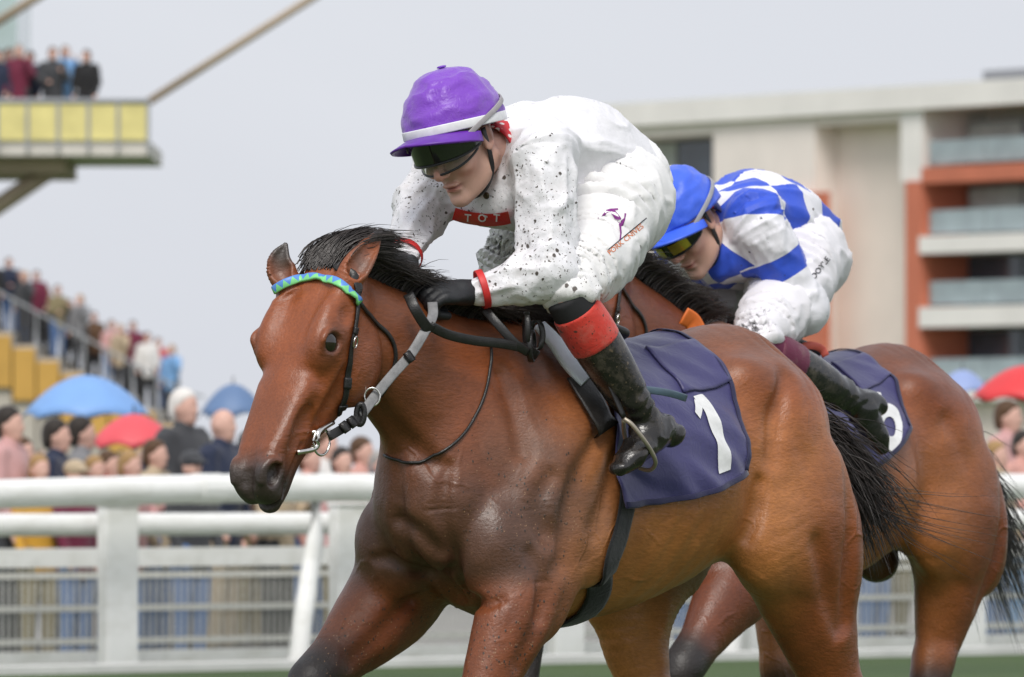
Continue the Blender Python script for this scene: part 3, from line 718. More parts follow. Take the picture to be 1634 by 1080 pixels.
def make_bridle(F, PL, root, px, far_rein=True):
    bb = px['brow'] if isinstance(px['brow'], np.ndarray) else hits(F, PL, px['brow'], .004); keep = dict(brow=bb); bb = crom(bb, 6); bb = F.project(bb, .004, 3)
    V, Fc = strap_mesh(bb, F.normal(bb), .021, .007)
    prof_v = np.array([0, 0, .12, .88, 1, 1]); uv = np.stack([np.repeat(np.linspace(0, 1, len(bb)), 6), np.tile(prof_v, len(bb))], -1)
    part('browband', (V, Fc), px['browmat'], root, uv=uv)
    chk = px['cheek'] if isinstance(px['cheek'], np.ndarray) else hits(F, PL, px['cheek'], .002)
    for mir in (False, True):
        part('cheekpiece', surf_strap(F, chk, .015, .005, .002, mirror=mir), M_BLKL, root)
        for i, w in ((1, .022), (3, .020), (4, .024)):
            if i + 1 < len(chk):
                a, b = chk[i], chk[i + 1]; seg = [a + (b - a) * .25, a + (b - a) * .6]
                part('keeper', surf_strap(F, seg, w, .007, .003, mirror=mir), M_BLKL, root)
        c = F.project((chk[2:3] * np.array((1, -1 if mir else 1, 1))), .010, 3)[0]; nn = F.normal(c[None])[0]; tt = nrm(chk[3] - chk[2]) * np.array((1, -1 if mir else 1, 1)); ss = np.cross(nn, tt)
        part('buckle', ring_mesh(c, tt, ss, .014, .011, .0022, 16, 6), M_STEEL, root)
    hp = px['head'] if isinstance(px['head'], np.ndarray) else hits(F, PL, px['head'], .003)
    top = F.Hd(-.02, -.02, 0); L = np.vstack([hp[0], hp[0] * .5 + top * .5 + np.array((0, .02, .01)), top]); L = np.vstack([L, (L[:-1] * np.array((1, -1, 1)))[::-1]])
    part('headpiece', surf_strap(F, L, .024, .006, .002), M_BLKL, root)
    for mir in (False, True): part('throatlatch', surf_strap(F, hp, .010, .005, .003, mirror=mir), M_BLKL, root)
    # bit: curved cheek and ring on each side, mouthpiece through the mouth
    bp = px['bit'] if isinstance(px['bit'], np.ndarray) else np.array([PL.inv(p[0], p[1], v) for *p, v in px['bit']])
    for mir in (1, -1):
        k = np.array((1, mir, 1)); P = crom(np.array(bp), 6) * k
        part('bit_cheek', tube_mesh(P, np.interp(np.linspace(0, 1, len(P)), [0, .5, 1], [.0055, .0075, .0062]), 8), M_STEEL, root)
        c = bp[1] * k + np.array((-.012, 0, -.022)); part('bit_ring', ring_mesh(c, F.A, F.N, .032, .030, .0032, 26, 6), M_STEEL, root)
    part('mouthpiece', tube_mesh(np.array([bp[1], bp[1] * np.array((1, -1, 1))]), .006, 8), M_STEEL, root)
    keep.update(cheek=chk, head=hp, bit=bp); return keep

def make_cloth(F, root, u_f, u_r, phi, number_fn, seed=1, wr=.006, off=.012, lift=.155):
    nu, nv = 46, 120; uu = np.linspace(0, 1, nu); tt = np.linspace(-1, 1, nv)
    def S(s, t, extra=0.0):
        s = np.asarray(s, float); t = np.asarray(t, float); ph = t * phi * (1 - lift * s * s); at = np.abs(t)
        u = u_f(at) * (1 - s) + u_r(at) * s; d = np.stack([u * 0, np.sin(ph), np.cos(ph)], -1)
        lo = np.full(s.shape, .05); hi = np.full(s.shape, .62); c = np.stack([u, u * 0, u * 0 + 1.12], -1)
        for _ in range(22):
            mid = .5 * (lo + hi); ins = F.eval(c + d * mid[:, None]) < off; lo = np.where(ins, mid, lo); hi = np.where(ins, hi, mid)
        P = c + d * hi[:, None]
        fold = (noise(np.stack([u * 2.2, ph * 1.0 + u * 2.0, u * 0], -1), 5.0, seed) * 1.1 + noise(np.stack([u * 6 + ph * 2.5, ph * 1.6, u * 0 + 3], -1), 3.0, seed + 1)) * wr
        hang = at ** 6 * .010
        return P + d * (fold * (.4 + .6 * at) + hang + extra + wr * .9)[:, None]
    g = np.stack(np.meshgrid(uu, tt, indexing='ij'), -1).reshape(-1, 2)
    V = S(g[:, 0], g[:, 1]); Fq = grid_faces(nu, nv)
    o = part('cloth', (V, Fq), M_NAVY, root); md = o.modifiers.new('thick', 'SOLIDIFY'); md.thickness = .004; md.offset = 1
    # stitched hem
    for tt_ in (.985, -.985):
        e_ = np.linspace(.0, 1, 40); Pe = S(e_, np.full(40, tt_), .002); part('binding', strap_mesh(Pe, np.tile((0, np.sign(tt_), 0.15), (40, 1)), .014, .003), M_BIND, root)
    e_ = np.linspace(-.97, .97, 80); Pe = S(np.full(80, .985), e_, .002); part('binding', strap_mesh(Pe, np.stack([e_ * 0, np.sin(e_ * phi), np.cos(e_ * phi)], -1), .014, .003), M_BIND, root)
    number_fn(S)
    # pocket flap lying over the upper edge
    g2 = np.stack(np.meshgrid(np.linspace(.60, .985, 18), np.linspace(.16, .46, 16), indexing='ij'), -1).reshape(-1, 2)
    V2 = S(g2[:, 0], g2[:, 1], .007); o2 = part('weight_pocket', (V2, grid_faces(18, 16)), M_NAVY, root); m2 = o2.modifiers.new('thick', 'SOLIDIFY'); m2.thickness = .006; m2.offset = 1
    return S
def cloth_digit(S, pieces, root, mirror=(1, -1)):
    """pieces: closed strips given in cloth coordinates (s,t): lists of (s,t,half width s, half width t)"""
    for mr in mirror:
        for piece in pieces:
            C = crom(np.asarray(piece, float), 5); n = 6; k = np.linspace(-1, 1, n)
            if mr < 0: C = C * np.array((-1, 1, -1, 1)) + np.array((1.36, 0, 0, 0))
            s = (C[:, None, 0] + C[:, None, 2] * k).ravel(); t = (C[:, None, 1] + C[:, None, 3] * k).ravel()
            P = S(s, t * mr, .0035); part('number_digit', (P, grid_faces(len(C), n)), M_WHITEN, root)

# --- bay horse, cloth number one
T1 = time.time()
br1 = empty('racing_bridle', PL1.loc, PL1.rz, 'black leather bridle with green and blue zigzag browband and steel bit', 'bridle')
BP1 = make_bridle(F1, PL1, br1, dict(browmat=browband_material(),
    brow=[(438, 463), (455, 452), (480, 445), (505, 442), (530, 447), (552, 460), (573, 482)],
    cheek=[(572, 484), (568, 515), (562, 545), (556, 590), (549, 640), (541, 662), (531, 690)],
    head=[(574, 482), (600, 515), (622, 537), (631, 565), (624, 600), (607, 632)],
    bit=[(532, 674, .062), (508, 690, .066), (504, 714, .064), (474, 722, .055)]))
# reins, with the martingale ring and the rubber stop
rn1 = empty('racing_reins', PL1.loc, PL1.rz, 'black and grey reins looping from the bit to the purple capped jockey', 'reins')
def air(PL, pix): return crom(np.array([PL.inv(p[0], p[1], p[2]) for p in pix]), 6)
def free_strap(PL, pix, width, thick, mat, root, name):
    P = air(PL, pix); c, _ = PL.ray(817, 600); return part(name, strap_mesh(P, c - P, width, thick), mat, root)
free_strap(PL1, [(524, 697, .075), (548, 683, .085), (575, 664, .095)], .022, .006, M_BLKL, rn1, 'rein_billet')
free_strap(PL1, [(575, 664, .096), (600, 630, .102), (628, 596, .112), (655, 566, .122), (676, 532, .130), (690, 505, .125), (690, 484, .105)], .024, .005, M_GREYR, rn1, 'rein')
free_strap(PL1, [(652, 470, .10), (662, 492, .125), (678, 518, .135), (688, 526, .138)], .026, .005, M_BLKL, rn1, 'rein')
free_strap(PL1, [(686, 520, .137), (716, 534, .150), (756, 543, .168), (800, 548, .185), (838, 556, .195), (856, 566, .19)], .024, .006, M_BLKL, rn1, 'rein')
free_strap(PL1, [(772, 492, .12), (795, 518, .16), (822, 548, .192), (842, 562, .2)], .022, .006, M_BLKL, rn1, 'rein')
for c, r, an in (((848, 552), .026, .3), ((840, 525), .028, 1.1), ((856, 535), .024, 2.0)):
    p = PL1.inv(c[0], c[1], .19); part('rein_loop', strap_mesh(p + np.stack([np.cos(np.linspace(0, 6.28, 22)[:-1]) * r * math.cos(an), np.cos(np.linspace(0, 6.28, 22)[:-1]) * r * .5, np.sin(np.linspace(0, 6.28, 22)[:-1]) * r * 1.3], -1), np.stack([np.cos(np.linspace(0, 6.28, 22)[:-1]), np.cos(np.linspace(0, 6.28, 22)[:-1]) * .5, np.sin(np.linspace(0, 6.28, 22)[:-1])], -1), .014, .006, True), M_BLKL, rn1)
p = PL1.inv(594, 633, .102); c_, d_ = PL1.ray(594, 633); sx = nrm(np.cross(d_, (0, 0, 1))); part('martingale_ring', ring_mesh(p, sx * .86 + np.array((0, 0, .5)), np.array((0, 0, .9)) - sx * .4, .019, .021, .0028, 26, 8), M_STEEL, rn1)
p = PL1.inv(575, 661, .10); part('rein_stop', ring_mesh(p, nrm(np.cross(d_, (.5, 0, 1))), (0, 0, 1), .010, .024, .007, 20, 8), M_BLKL, rn1)
for q in ((548, 683, .092), (560, 675, .095), (651, 571, .126)):
    p = [PL1.inv(q[0] - 3, q[1] + 2, q[2]), PL1.inv(q[0] + 4, q[1] - 3, q[2])]; part('keeper', strap_mesh(np.array(p), np.tile(c_ - p[0], (2, 1)), .028, .010), M_BLKL, rn1)
for mir in (False,):
    P = hits(F1, PL1, [(784, 552), (782, 590), (768, 645), (742, 690), (700, 724), (650, 738), (612, 726), (596, 712)], .003); P = crom(P, 5) * np.array((1, -1 if mir else 1, 1)); P = F1.project(P, .003, 3)
    part('neck_strap', tube_mesh(P, .0038, 8), M_BLKL, rn1)
# saddle cloth and saddle
sc1 = empty('saddle_cloth', PL1.loc, PL1.rz, 'navy saddle cloth printed with white number one', 'saddle cloth')
def digit1(S): cloth_digit(S, [[(.690, .49, .036, .0), (.705, .56, .042, .0), (.720, .66, .046, .0), (.735, .76, .046, .0), (.752, .86, .044, .0), (.762, .915, .044, .0)], [(.665, .525, .014, .020), (.630, .57, .012, .022), (.605, .60, .010, .020)]], sc1)
S1 = make_cloth(F1, sc1, lambda a: .03 + .03 * a, lambda a: -.50 + .075 * a ** 2, rad(99), digit1, 3, .0085)
sd1 = empty('racing_saddle', PL1.loc, PL1.rz, 'small dark racing saddle with pale blue pad and black girth', 'saddle')
def make_saddle(F, PL, root, padmat, girth_pix, pad=True, flap=True):
    s = SDF()
    top = F.project(np.array([(.05, 0, 1.62), (-.04, 0, 1.60), (-.13, 0, 1.55), (-.22, 0, 1.53)]), .022, 8)
    s.tube([(*top[0], .05, .035, .03), (*top[1], .075, .022, .03), (*top[2], .095, .020, .03), (*top[3], .105, .026, .03)], k=.01)
    V, Q = s.mesh(axis_grid(-.5, .012, .18), axis_grid(-.18, .012, .18), axis_grid(1.3, .010, 1.75)); part('seat', (V, Q), M_DKL, root)
    for m in (1, -1):
        k = np.array((1, m, 1))
        if pad:
            gp = np.array(hits(F, PL, pad, .018)); 
            P = F.project(crom(gp, 6) * k, .020, 3); V, Fc = strap_mesh(P, F.normal(P), np.linspace(.050, .078, len(P)), .014); o = part('pad', (V, Fc), padmat, root)
            at = o.data.attributes.new('mud', 'FLOAT', 'POINT'); at.data.foreach_set('value', np.full(len(o.data.vertices), .22, np.float32))
        if flap:
            P = F.project(crom(np.array(hits(F, PL, flap, .02)), 6) * k, .016, 3); part('flap', strap_mesh(P, F.normal(P), .075, .006), M_DKL, root)
        P = F.project(crom(np.array(hits(F, PL, girth_pix, .003)), 6) * k, .004, 3)
        # carry the girth on under the chest to the midline
        e = P[-1].copy(); b = np.array([e * (1 - q) + np.array((e[0] + .01, 0, e[2] - .04)) * q for q in np.linspace(.2, 1, 7)]); b = F.project(b, .004, 5); b[-1, 1] = -.001 * m
        P = np.vstack([P, b]); part('girth', strap_mesh(P, F.normal(P), .074, .006), M_GIRTH, root)
make_saddle(F1, PL1, sd1, M_PALE, [(1003, 770), (1000, 800), (990, 850), (975, 900), (955, 945), (935, 980), (922, 998)], pad=[(858, 522), (880, 545), (905, 575), (928, 598), (938, 606)], flap=[(925, 600), (942, 630), (960, 662), (972, 685)])
P = np.array([PL1.inv(a, b, v) for a, b, v in ((1022, 621, .335), (1050, 624, .34), (1075, 629, .338), (1094, 635, .332))]); P = crom(P, 4); part('stirrup_leather', strap_mesh(P, PL1.ray(1000, 600)[0] - P, .018, .004), simple('blue_grey_leather', (.10, .15, .20), .4), sd1)
for m in (1, -1):
    kk = np.array((1, m, 1)); Pq = crom(np.array([PL1.inv(a, b, v) for a, b, v in ((996, 668, .358), (1008, 677, .374), (1024, 697, .388), (1038, 718, .390), (1046, 738, .380), (1036, 750, .345), (1014, 742, .305), (1002, 716, .298), (996, 690, .31), (995, 670, .34))]) * kk, 5)
    part('stirrup_iron', tube_mesh(Pq, .0055, 8), simple('muddy_alloy', (.42, .37, .30), .45, .6), sd1)
    Pq = crom(np.array([PL1.inv(a, b, v) for a, b, v in ((995, 666, .34), (975, 620, .32), (955, 575, .30))]) * kk, 5); part('stirrup_leather', strap_mesh(Pq, np.tile((0, m, .1), (len(Pq), 1)), .018, .004), M_BLKL, sd1)
print('tack1', time.time() - T1)

# mane, forelock, tail
def hairs(name, n, root_fn, dir_fn, seg, mat, parent, w=.0022):
    polys = []
    for i in range(n):
        p = root_fn(i); polys.append(dir_fn(i, np.asarray(p, float)))
    V, Fq = strands(polys, lambda i: polys[i], seg, w); return part(name, (V, Fq), mat, parent)
def blow(p, d0, grav, wind, L, seg, rnd):
    P = [p]; d = nrm(np.asarray(d0, float)); st = L / seg
    for k in range(seg):
        d = nrm(d + (np.asarray(grav) + np.asarray(wind)) * st * 8 + rnd * (.4 + .9 * math.sin(k * 1.7 + rnd[0] * 9)) * .25); P.append(P[-1] + d * st)
    return np.array(P)
def make_mane(F, root, n=900, u0=.22, u1=.86, side=1, length=(.10, .2), wind=(-1.1, -.1, .25), wide=.014):
    us = rng.uniform(u0, u1, n); top = np.array([(u, 0, 1.80) for u in np.linspace(u0 - .02, u1 + .02, 24)])
    zz = np.linspace(1.95, 1.2, 400); crest = np.array([zz[np.argmax(F.eval(np.c_[np.full(400, u), np.zeros(400), zz]) < .0)] for u in top[:, 0]])
    def rf(i): return (us[i], rng.normal(0, wide), np.interp(us[i], top[:, 0], crest) - .008)
    def df(i, p):
        r = rng.normal(0, .35, 3); return blow(p, (-.35, .25 * side + .25 * r[0], .9), (0, .35 * side, -.85), np.array(wind) * (1 + .3 * r[1]), rng.uniform(*length), 7, r)
    return hairs('mane', n, rf, df, 7, M_HAIR, root, .0015)
make_mane(F1, horse1, 3600, .15, .82, 1, (.07, .17), (-1.3, .2, -.25))
def fore_r(i): return F1.Hd(rng.uniform(-.035, .012), rng.uniform(-.035, -.010), rng.normal(-.005, .024))
def fore_d(i, p): r = rng.normal(0, .22, 3); return blow(p, (-.25 + .1 * r[0], .12 + .45 * r[1], .8), (-.15, .25, -.40), (-1.5, .12, .0), rng.uniform(.12, .25), 8, r)
hairs('forelock', 1900, fore_r, fore_d, 8, M_HAIR, horse1, .0014)
def make_tail(F, root, dock, n, length, d0, grav, wind, w=.0017, spread=.022, s=.35):
    D = crom(np.asarray(dock, float), 8); 
    def rf(i):
        p = D[int(len(D) * (.25 + .74 * rng.random() ** .8))]; return p + rng.normal(0, spread, 3)
    def df(i, p): r = rng.normal(0, s, 3); return blow(p, np.asarray(d0) + r * .6, grav, wind, rng.uniform(*length), 10, r)
    return hairs('tail', n, rf, df, 10, M_HAIR, root, w)
make_tail(F1, horse1, POSE1['dock'], 1500, (.12, .34), (-.75, .25, -.35), (0, 0, -.95), (-.22, .22, -.05), s=.36)
make_tail_wisps = hairs('tail_wisp', 26, lambda i: np.array((-1.10, .09, 1.13)) + rng.normal(0, .02, 3), lambda i, p: (lambda r: blow(p, np.array((-.6, .35, -.5)) + r * .4, (0, 0, -.1), (-.35, .5, .0), rng.uniform(.25, .5), 10, r))(rng.normal(0, .35, 3)), 10, M_HAIR, horse1, .0013)
print('hair1', time.time() - T1)
# ------------------------------------------------------------------ jockeys
def ridge(P, s, seed): return (1 - np.abs(noise(P, s, seed))) ** 3
def hand_prims(f, wrist, d, up, side, ex=0.0, curl=1.0):
    """a closed hand: d = wrist to knuckles, up = back of the hand, side = towards the thumb; five fingers rooted in the palm"""
    d, up = nrm(d), nrm(np.asarray(up, float)); up = nrm(up - (up @ d) * d); side = nrm(side - (np.asarray(side) @ d) * d - (np.asarray(side) @ up) * up)
    Wp = lambda a, b, c: wrist + d * a + up * b + side * c
    f.limb([Wp(-.02, 0, 0), Wp(.015, 0, 0)], (.026 + ex, .027 + ex), k=.02)
    f.tube([(*Wp(.012, 0, 0), .030 + ex, .017 + ex, .018 + ex), (*Wp(.05, .004, 0), .041 + ex, .017 + ex, .020 + ex), (*Wp(.082, .002, 0), .041 + ex, .014 + ex, .016 + ex)], up=up, k=.012)
    for i, (c, L) in enumerate(((.030, .92), (.010, 1.0), (-.011, .95), (-.031, .78))):
        k0 = Wp(.080, .006, c); k1 = Wp(.080 + .030 * L, -.012 * curl, c * 1.02); k2 = Wp(.080 + .020 * L, -.038 * curl, c * 1.0); k3 = Wp(.060, -.046 * curl, c * .95)
        f.limb([Wp(.06, .002, c), k0, k1, k2, k3], np.array((.0095, .0108, .0100, .0090, .0080)) * (1 if i < 3 else .9) + ex * .8, k=.004, per=4)
    f.limb([Wp(.018, -.004, .024), Wp(.045, -.014, .046), Wp(.072, -.026, .046), Wp(.092, -.034, .032)], np.array((.013, .0125, .0105, .009)) + ex * .8, k=.006, per=4)

def build_jockey(PL, J, name, label, mats, seed):
    root = empty(name, PL.loc, PL.rz, label, 'person'); I = PL.inv
    jt = {k: I(*v) for k, v in J['joints'].items()}
    p = J['pitch']; yaw = J.get('yaw', 0); roll = J.get('roll', 0)
    hf = np.array((math.cos(p) * math.cos(yaw), math.cos(p) * math.sin(yaw), -math.sin(p))); hl = nrm(np.cross((0, 0, 1), hf)); hu = np.cross(hf, hl)
    hl, hu = hl * math.cos(roll) + hu * math.sin(roll), hu * math.cos(roll) - hl * math.sin(roll)
    hs = J.get('hscale', 1.0); HC = jt['head']
    def K(a, b, c): return HC + (hf * a + hl * b + hu * c) * hs
    ht = J.get('tip', rad(20)); hf2 = hf * math.cos(ht) + hu * math.sin(ht); hu2 = hu * math.cos(ht) - hf * math.sin(ht)
    ax = [hf, hl, hu]; r3 = lambda *q: tuple(x * hs for x in q)
    # ---------------- body: one continuous skin
    b = SDF()
    pel, che, nek = jt['pelvis'], jt['chest'], jt['neck']
    sp = [pel, pel * .5 + che * .5 + np.array((-.01, 0, .025)), che, che * .45 + nek * .55]
    tu = nrm(np.cross(nek - pel, (0, 1, 0))); tu = tu if tu[2] > 0 else -tu
    b.tube([(*sp[0], .105, .08, .08), (*sp[1], .10, .07, .075), (*sp[2], .12, .08, .085), (*sp[3], .09, .055, .06)], up=tu, k=.03)
    b.limb([che * .3 + nek * .7, nek, K(-.02, 0, -.06)], (.062, .055, .055), k=.04)
    for sd in 'LR':
        S_, E_, W_ = jt['shoulder' + sd], jt['elbow' + sd], jt['wrist' + sd]
        b.limb([che * .6 + S_ * .4, S_, E_ * .5 + S_ * .5, E_], (.05, .044, .036, .030), k=.03, per=4); b.limb([E_, E_ * .6 + W_ * .4, W_], (.030, .030, .024), k=.03, per=4)
        gh = jt['hand' + sd]; hand_prims(b, W_ + nrm(gh - W_) * .012, gh - W_, J['handup' + sd], J['thumb' + sd])
        Hp, Kn, An, Tn = jt['hip' + sd], jt['knee' + sd], jt['ankle' + sd], jt['toe' + sd]
        b.limb([pel * .3 + Hp * .7, Hp * .7 + Kn * .3, Kn, Kn * .65 + An * .35, An], (.065, .045, .024, .026, .020), k=.02, per=4)
        sd_ = nrm(An - Kn) * .022; b.limb([An, An * .7 + Tn * .3 + sd_, An * .45 + Tn * .55 + sd_], (.020, .013, .010), k=.015, per=4)
    # head
    b.ell(K(-.010, 0, .035), r3(.094, .074, .088), ax, k=.02)
    b.ell(K(.028, 0, -.040), r3(.062, .058, .078), ax, k=.03)
    b.tube([(*K(-.02, .052, -.055), .018 * hs, .02 * hs, .02 * hs), (*K(.04, .040, -.090), .015 * hs, .018 * hs, .018 * hs), (*K(.078, 0, -.112), .016 * hs, .020 * hs, .014 * hs), (*K(.04, -.040, -.090), .015 * hs, .018 * hs, .018 * hs), (*K(-.02, -.052, -.055), .018 * hs, .02 * hs, .02 * hs)], up=hu, k=.03)
    b.ell(K(.084, 0, -.106), r3(.016, .020, .016), ax, k=.02)                                         # chin
    b.limb([K(.088, 0, .018), K(.103, 0, -.008), K(.116, 0, -.030)], np.array((.009, .0105, .0125)) * hs, k=.018)   # nose
    for m in (1, -1):
        b.ell(K(.103, m * .012, -.034), r3(.010, .008, .008), ax, k=.008)
        b.ell(K(.066, m * .043, -.030), r3(.028, .024, .022), ax, k=.02)                              # cheekbone
        b.ell(K(.074, m * .034, .026), r3(.020, .024, .010), ax, k=.018)                              # brow
        b.ell(K(.090, m * .032, .004), r3(.014, .017, .012), ax, op='s', k=.014)                      # eye socket
        b.ell(K(.074, m * .032, .003), r3(.013, .014, .011), ax, k=.004)
        b.ell(K(.102, m * .022, -.062), r3(.008, .012, .007), ax, op='s', k=.012)
        # ear
        b.ell(K(-.012, m * .076, -.006), r3(.020, .008, .031), [hf * .93 + hu * .25 + hl * m * -.3, hl, hu], k=.008)
        b.ell(K(-.006, m * .084, -.003), r3(.010, .006, .018), ax, op='s', k=.006)
    b.ell(K(.092, 0, -.066), r3(.012, .024, .0065), ax, k=.007)                                       # lips
    b.ell(K(.089, 0, -.080), r3(.012, .020, .0075), ax, k=.007)
    b.limb([K(.096, .024, -.074), K(.106, 0, -.0725), K(.096, -.024, -.074)], np.array((.0015, .003, .0015)), op='s', k=.004)
    b.ell(K(.100, 0, -.092), r3(.008, .020, .006), ax, op='s', k=.012)
    pts = np.array(list(jt.values())); lo, hi = pts.min(0) - .14, pts.max(0) + .14; h0, h1 = HC - .14, HC + .14; st = J.get('res', 1.0)
    ag = [axis_grid(lo[i], .011 * st, max(h0[i], lo[i] + .02), .0034 * st, min(h1[i], hi[i] - .02), .011 * st, hi[i]) for i in range(3)]
    V, Q = b.mesh(*ag)
    q = V - HC; fx, fl, fu = q @ hf / hs, q @ hl / hs, q @ hu / hs
    C = np.tile(np.array((.66, .40, .31)), (len(V), 1))
    def bl(a, c):
        a = np.clip(a, 0, 1)[:, None]; C[:] = C * (1 - a) + np.array(c) * a
    inh = (np.linalg.norm(q, axis=1) < .16)
    bl(inh * np.exp(-(((fx - .07) / .03) ** 2 + ((np.abs(fl) - .045) / .02) ** 2 + ((fu + .04) / .025) ** 2)) * .6, (.60, .21, .15))
    bl(inh * np.exp(-(((fx - .115) / .016) ** 2 + (fl / .02) ** 2 + ((fu + .028) / .02) ** 2)) * .7, (.62, .22, .16))
    bl(inh * (fx > .07) * np.exp(-((fl / .022) ** 2 + ((fu + .0735) / .010) ** 2) ** 2) * .8, (.45, .12, .10))
    bl(inh * (fx > .07) * np.exp(-((fl / .022) ** 2 + ((fu + .0725) / .0025) ** 2)) * .8, (.16, .04, .035))
    bl(inh * np.exp(-(((np.abs(fl) - .032) / .016) ** 2 + ((fu - .003) / .006) ** 2)) * (fx > .06) * .8, (.10, .06, .05))
    bl(inh * np.exp(-(((np.abs(fl) - .034) / .022) ** 2 + ((fu - .028) / .005) ** 2)) * (fx > .06) * .7, (.16, .08, .05))
    bl(inh * np.exp(-(((fx + .01) / .02) ** 2 + ((np.abs(fl) - .08) / .02) ** 2 + ((fu + .0) / .03) ** 2)) * .5, (.60, .22, .16))
    bl(inh * np.exp(-(((fx + .05) / .04) ** 2)) * (np.abs(fl) > .045) * (fu > -.02) * .9, J.get('hair', (.05, .03, .02)))
    link('body', mesh_np('body', V, Q, True, dict(col=C)), mats['skin'], root)
    # ---------------- silks
    s = SDF(); kf = J.get('baggy', 1.0)
    s.tube([(*(sp[0] * .80 + sp[1] * .20), .162, .125, .135), (*sp[1], .168, .122, .150), (*(sp[1] * .4 + sp[2] * .6), .178, .128, .155), (*sp[2], .172, .118, .140), (*sp[3], .120, .080, .092), (*(nek * .96 + che * .04), .073, .066, .066)], up=tu, k=.02)
    for sd in 'LR':
        S_, E_, W_ = jt['shoulder' + sd], jt['elbow' + sd], jt['wrist' + sd]
        ar = J.get('sleeve', (.088, .080, .072, .066, .056, .038)); ar = np.array(ar)
        s.limb([che * .5 + S_ * .5, S_, S_ * .55 + E_ * .45, E_], ar[:4] * kf, k=.06, per=5)
        s.limb([E_, E_ * .55 + W_ * .45, W_ * .93 + E_ * .07], ar[3:] * kf, k=.035, per=6)
    for c, r in J.get('front', []): s.ell(I(*c), r, None, k=.06)
    arms = [(jt['shoulder' + sd], jt['elbow' + sd], jt['wrist' + sd]) for sd in 'LR']
    tdir = nrm(nek - pel)
    def folds(X):
        d = np.zeros(len(X)); wsum = np.zeros(len(X))
        for S_, E_, W_ in arms:
            for a, bb in ((S_, E_), (E_, W_)):
                L = np.linalg.norm(bb - a); t_ = nrm(bb - a); z = (X - a) @ t_; rr = np.linalg.norm(X - a - np.clip(z, 0, L)[:, None] * t_, axis=1); w = sstep(.14, .07, rr) * sstep(-.02, .05, z) * sstep(L + .04, L - .03, z)
                Y = (X - a) - z[:, None] * t_ * .0
                tw = noise(X, 9.0, seed) * .5
                Y = (X - a) - z[:, None] * t_ * .62
                wave = np.sin((z + (X @ np.array((.4, .7, -.2))) * .5 + tw * .05) * 2 * math.pi / .060)
                je = np.exp(-((z - (0 if a is E_ else L)) / .075) ** 2); d += w * (np.maximum(wave, -.3) * (.0008 + .0032 * je) * (0.3 + ridge(X, 10., seed + 3)) + ridge(Y, 12., seed + 4) * .011 + ridge(Y, 24., seed + 8) * .008 + ridge(X, 34., seed + 9) * .003 - .010)
                ej = np.exp(-((np.linalg.norm(X - (a if a is E_ else bb), axis=1) - .03) / .07) ** 2) if a is E_ else 0
                wsum = np.maximum(wsum, w)
        z = (X - pel) @ tdir
        tor = (1 - wsum)
        Y = X - z[:, None] * tdir * .55
        d += tor * (ridge(Y, 7.5, seed + 5) * .019 + ridge(Y, 17., seed + 6) * .008 - .011)
        d += .0012 * noise(X, 45., seed + 7)
        return -d
    P2 = np.array([jt[k] for k in ('pelvis', 'chest', 'neck', 'shoulderL', 'shoulderR', 'elbowL', 'elbowR', 'wristL', 'wristR')]); lo, hi = P2.min(0) - .22, P2.max(0) + .22
    V, Q = s.mesh(*[axis_grid(lo[i], .0062 * st, hi[i]) for i in range(3)], disp=folds)
    hem = (V - sp[0]) @ nrm(sp[1] - sp[0])
    mud = J['mud'](V, jt); at = dict(mud=mud)
    if 'check' in J:
        # lay the chequers round the trunk and round the upper sleeve
        z = (V - pel) @ tdir; side_ = V[:, 1] - pel[1]; upw = (V - pel - z[:, None] * tdir) @ tu
        ang = np.arctan2(side_, upw + .03) * .155; cu, cv = z / .105, ang / .112; armv = np.full(len(V), -1.); al = np.zeros(len(V)); cua = np.zeros(len(V))
        for S_, E_, W_ in arms:
            L = np.linalg.norm(E_ - S_); t_ = nrm(E_ - S_); zz = (V - S_) @ t_; rr = np.linalg.norm(V - S_ - np.clip(zz, 0, L)[:, None] * t_, axis=1)
            L2 = np.linalg.norm(W_ - E_); t2 = nrm(W_ - E_); z2 = (V - E_) @ t2; r2 = np.linalg.norm(V - E_ - np.clip(z2, 0, L2)[:, None] * t2, axis=1)
            av_ = np.minimum((.112 - rr) / .03, (zz - .02) / .03); a2 = np.minimum((.09 - r2) / .03, (z2 + .02) / .03)
            al = np.where(a2 > np.maximum(av_, 0) , 1.0, np.where(av_ > armv, zz / L, al)); cua = np.where(av_ > armv, zz / .12 + 30.1, cua); armv = np.maximum(armv, np.maximum(av_, a2)); continue
            arm_ = (rr < .10) & (zz > .035); white = np.maximum(white, (arm_ & (zz > L * .60)) | ((r2 < .085) & (z2 > 0) & (z2 < L2 + .1))); blue = np.maximum(blue, arm_ & (zz > L * .36) & (zz <= L * .60))
            cu = np.where(arm_ & (zz < L * .36), zz / .12 + 30.1, cu)
        at.update(cu=cu + 100, cv=cv + 100, cua=cua + 100, armv=armv, al=al)
    bvh_s = BVHTree.FromPolygons(V.tolist(), Q.tolist())
    o = link('silks', mesh_np('silks', V, Q, True, at), mats['silks'], root)
    root['_'] = 0; del root['_']
    cut = J.get('hem', None)
    # ---------------- breeches
    g = SDF()
    g.tube([(*(sp[1] * .62 + sp[0] * .38), .125, .090, .10), (*(sp[0] * .8 + sp[1] * .2), .148, .112, .115), (*(sp[0] - tdir * .04), .148, .115, .105), (*(sp[0] - tdir * .085), .115, .09, .07)], up=tu, k=.02)
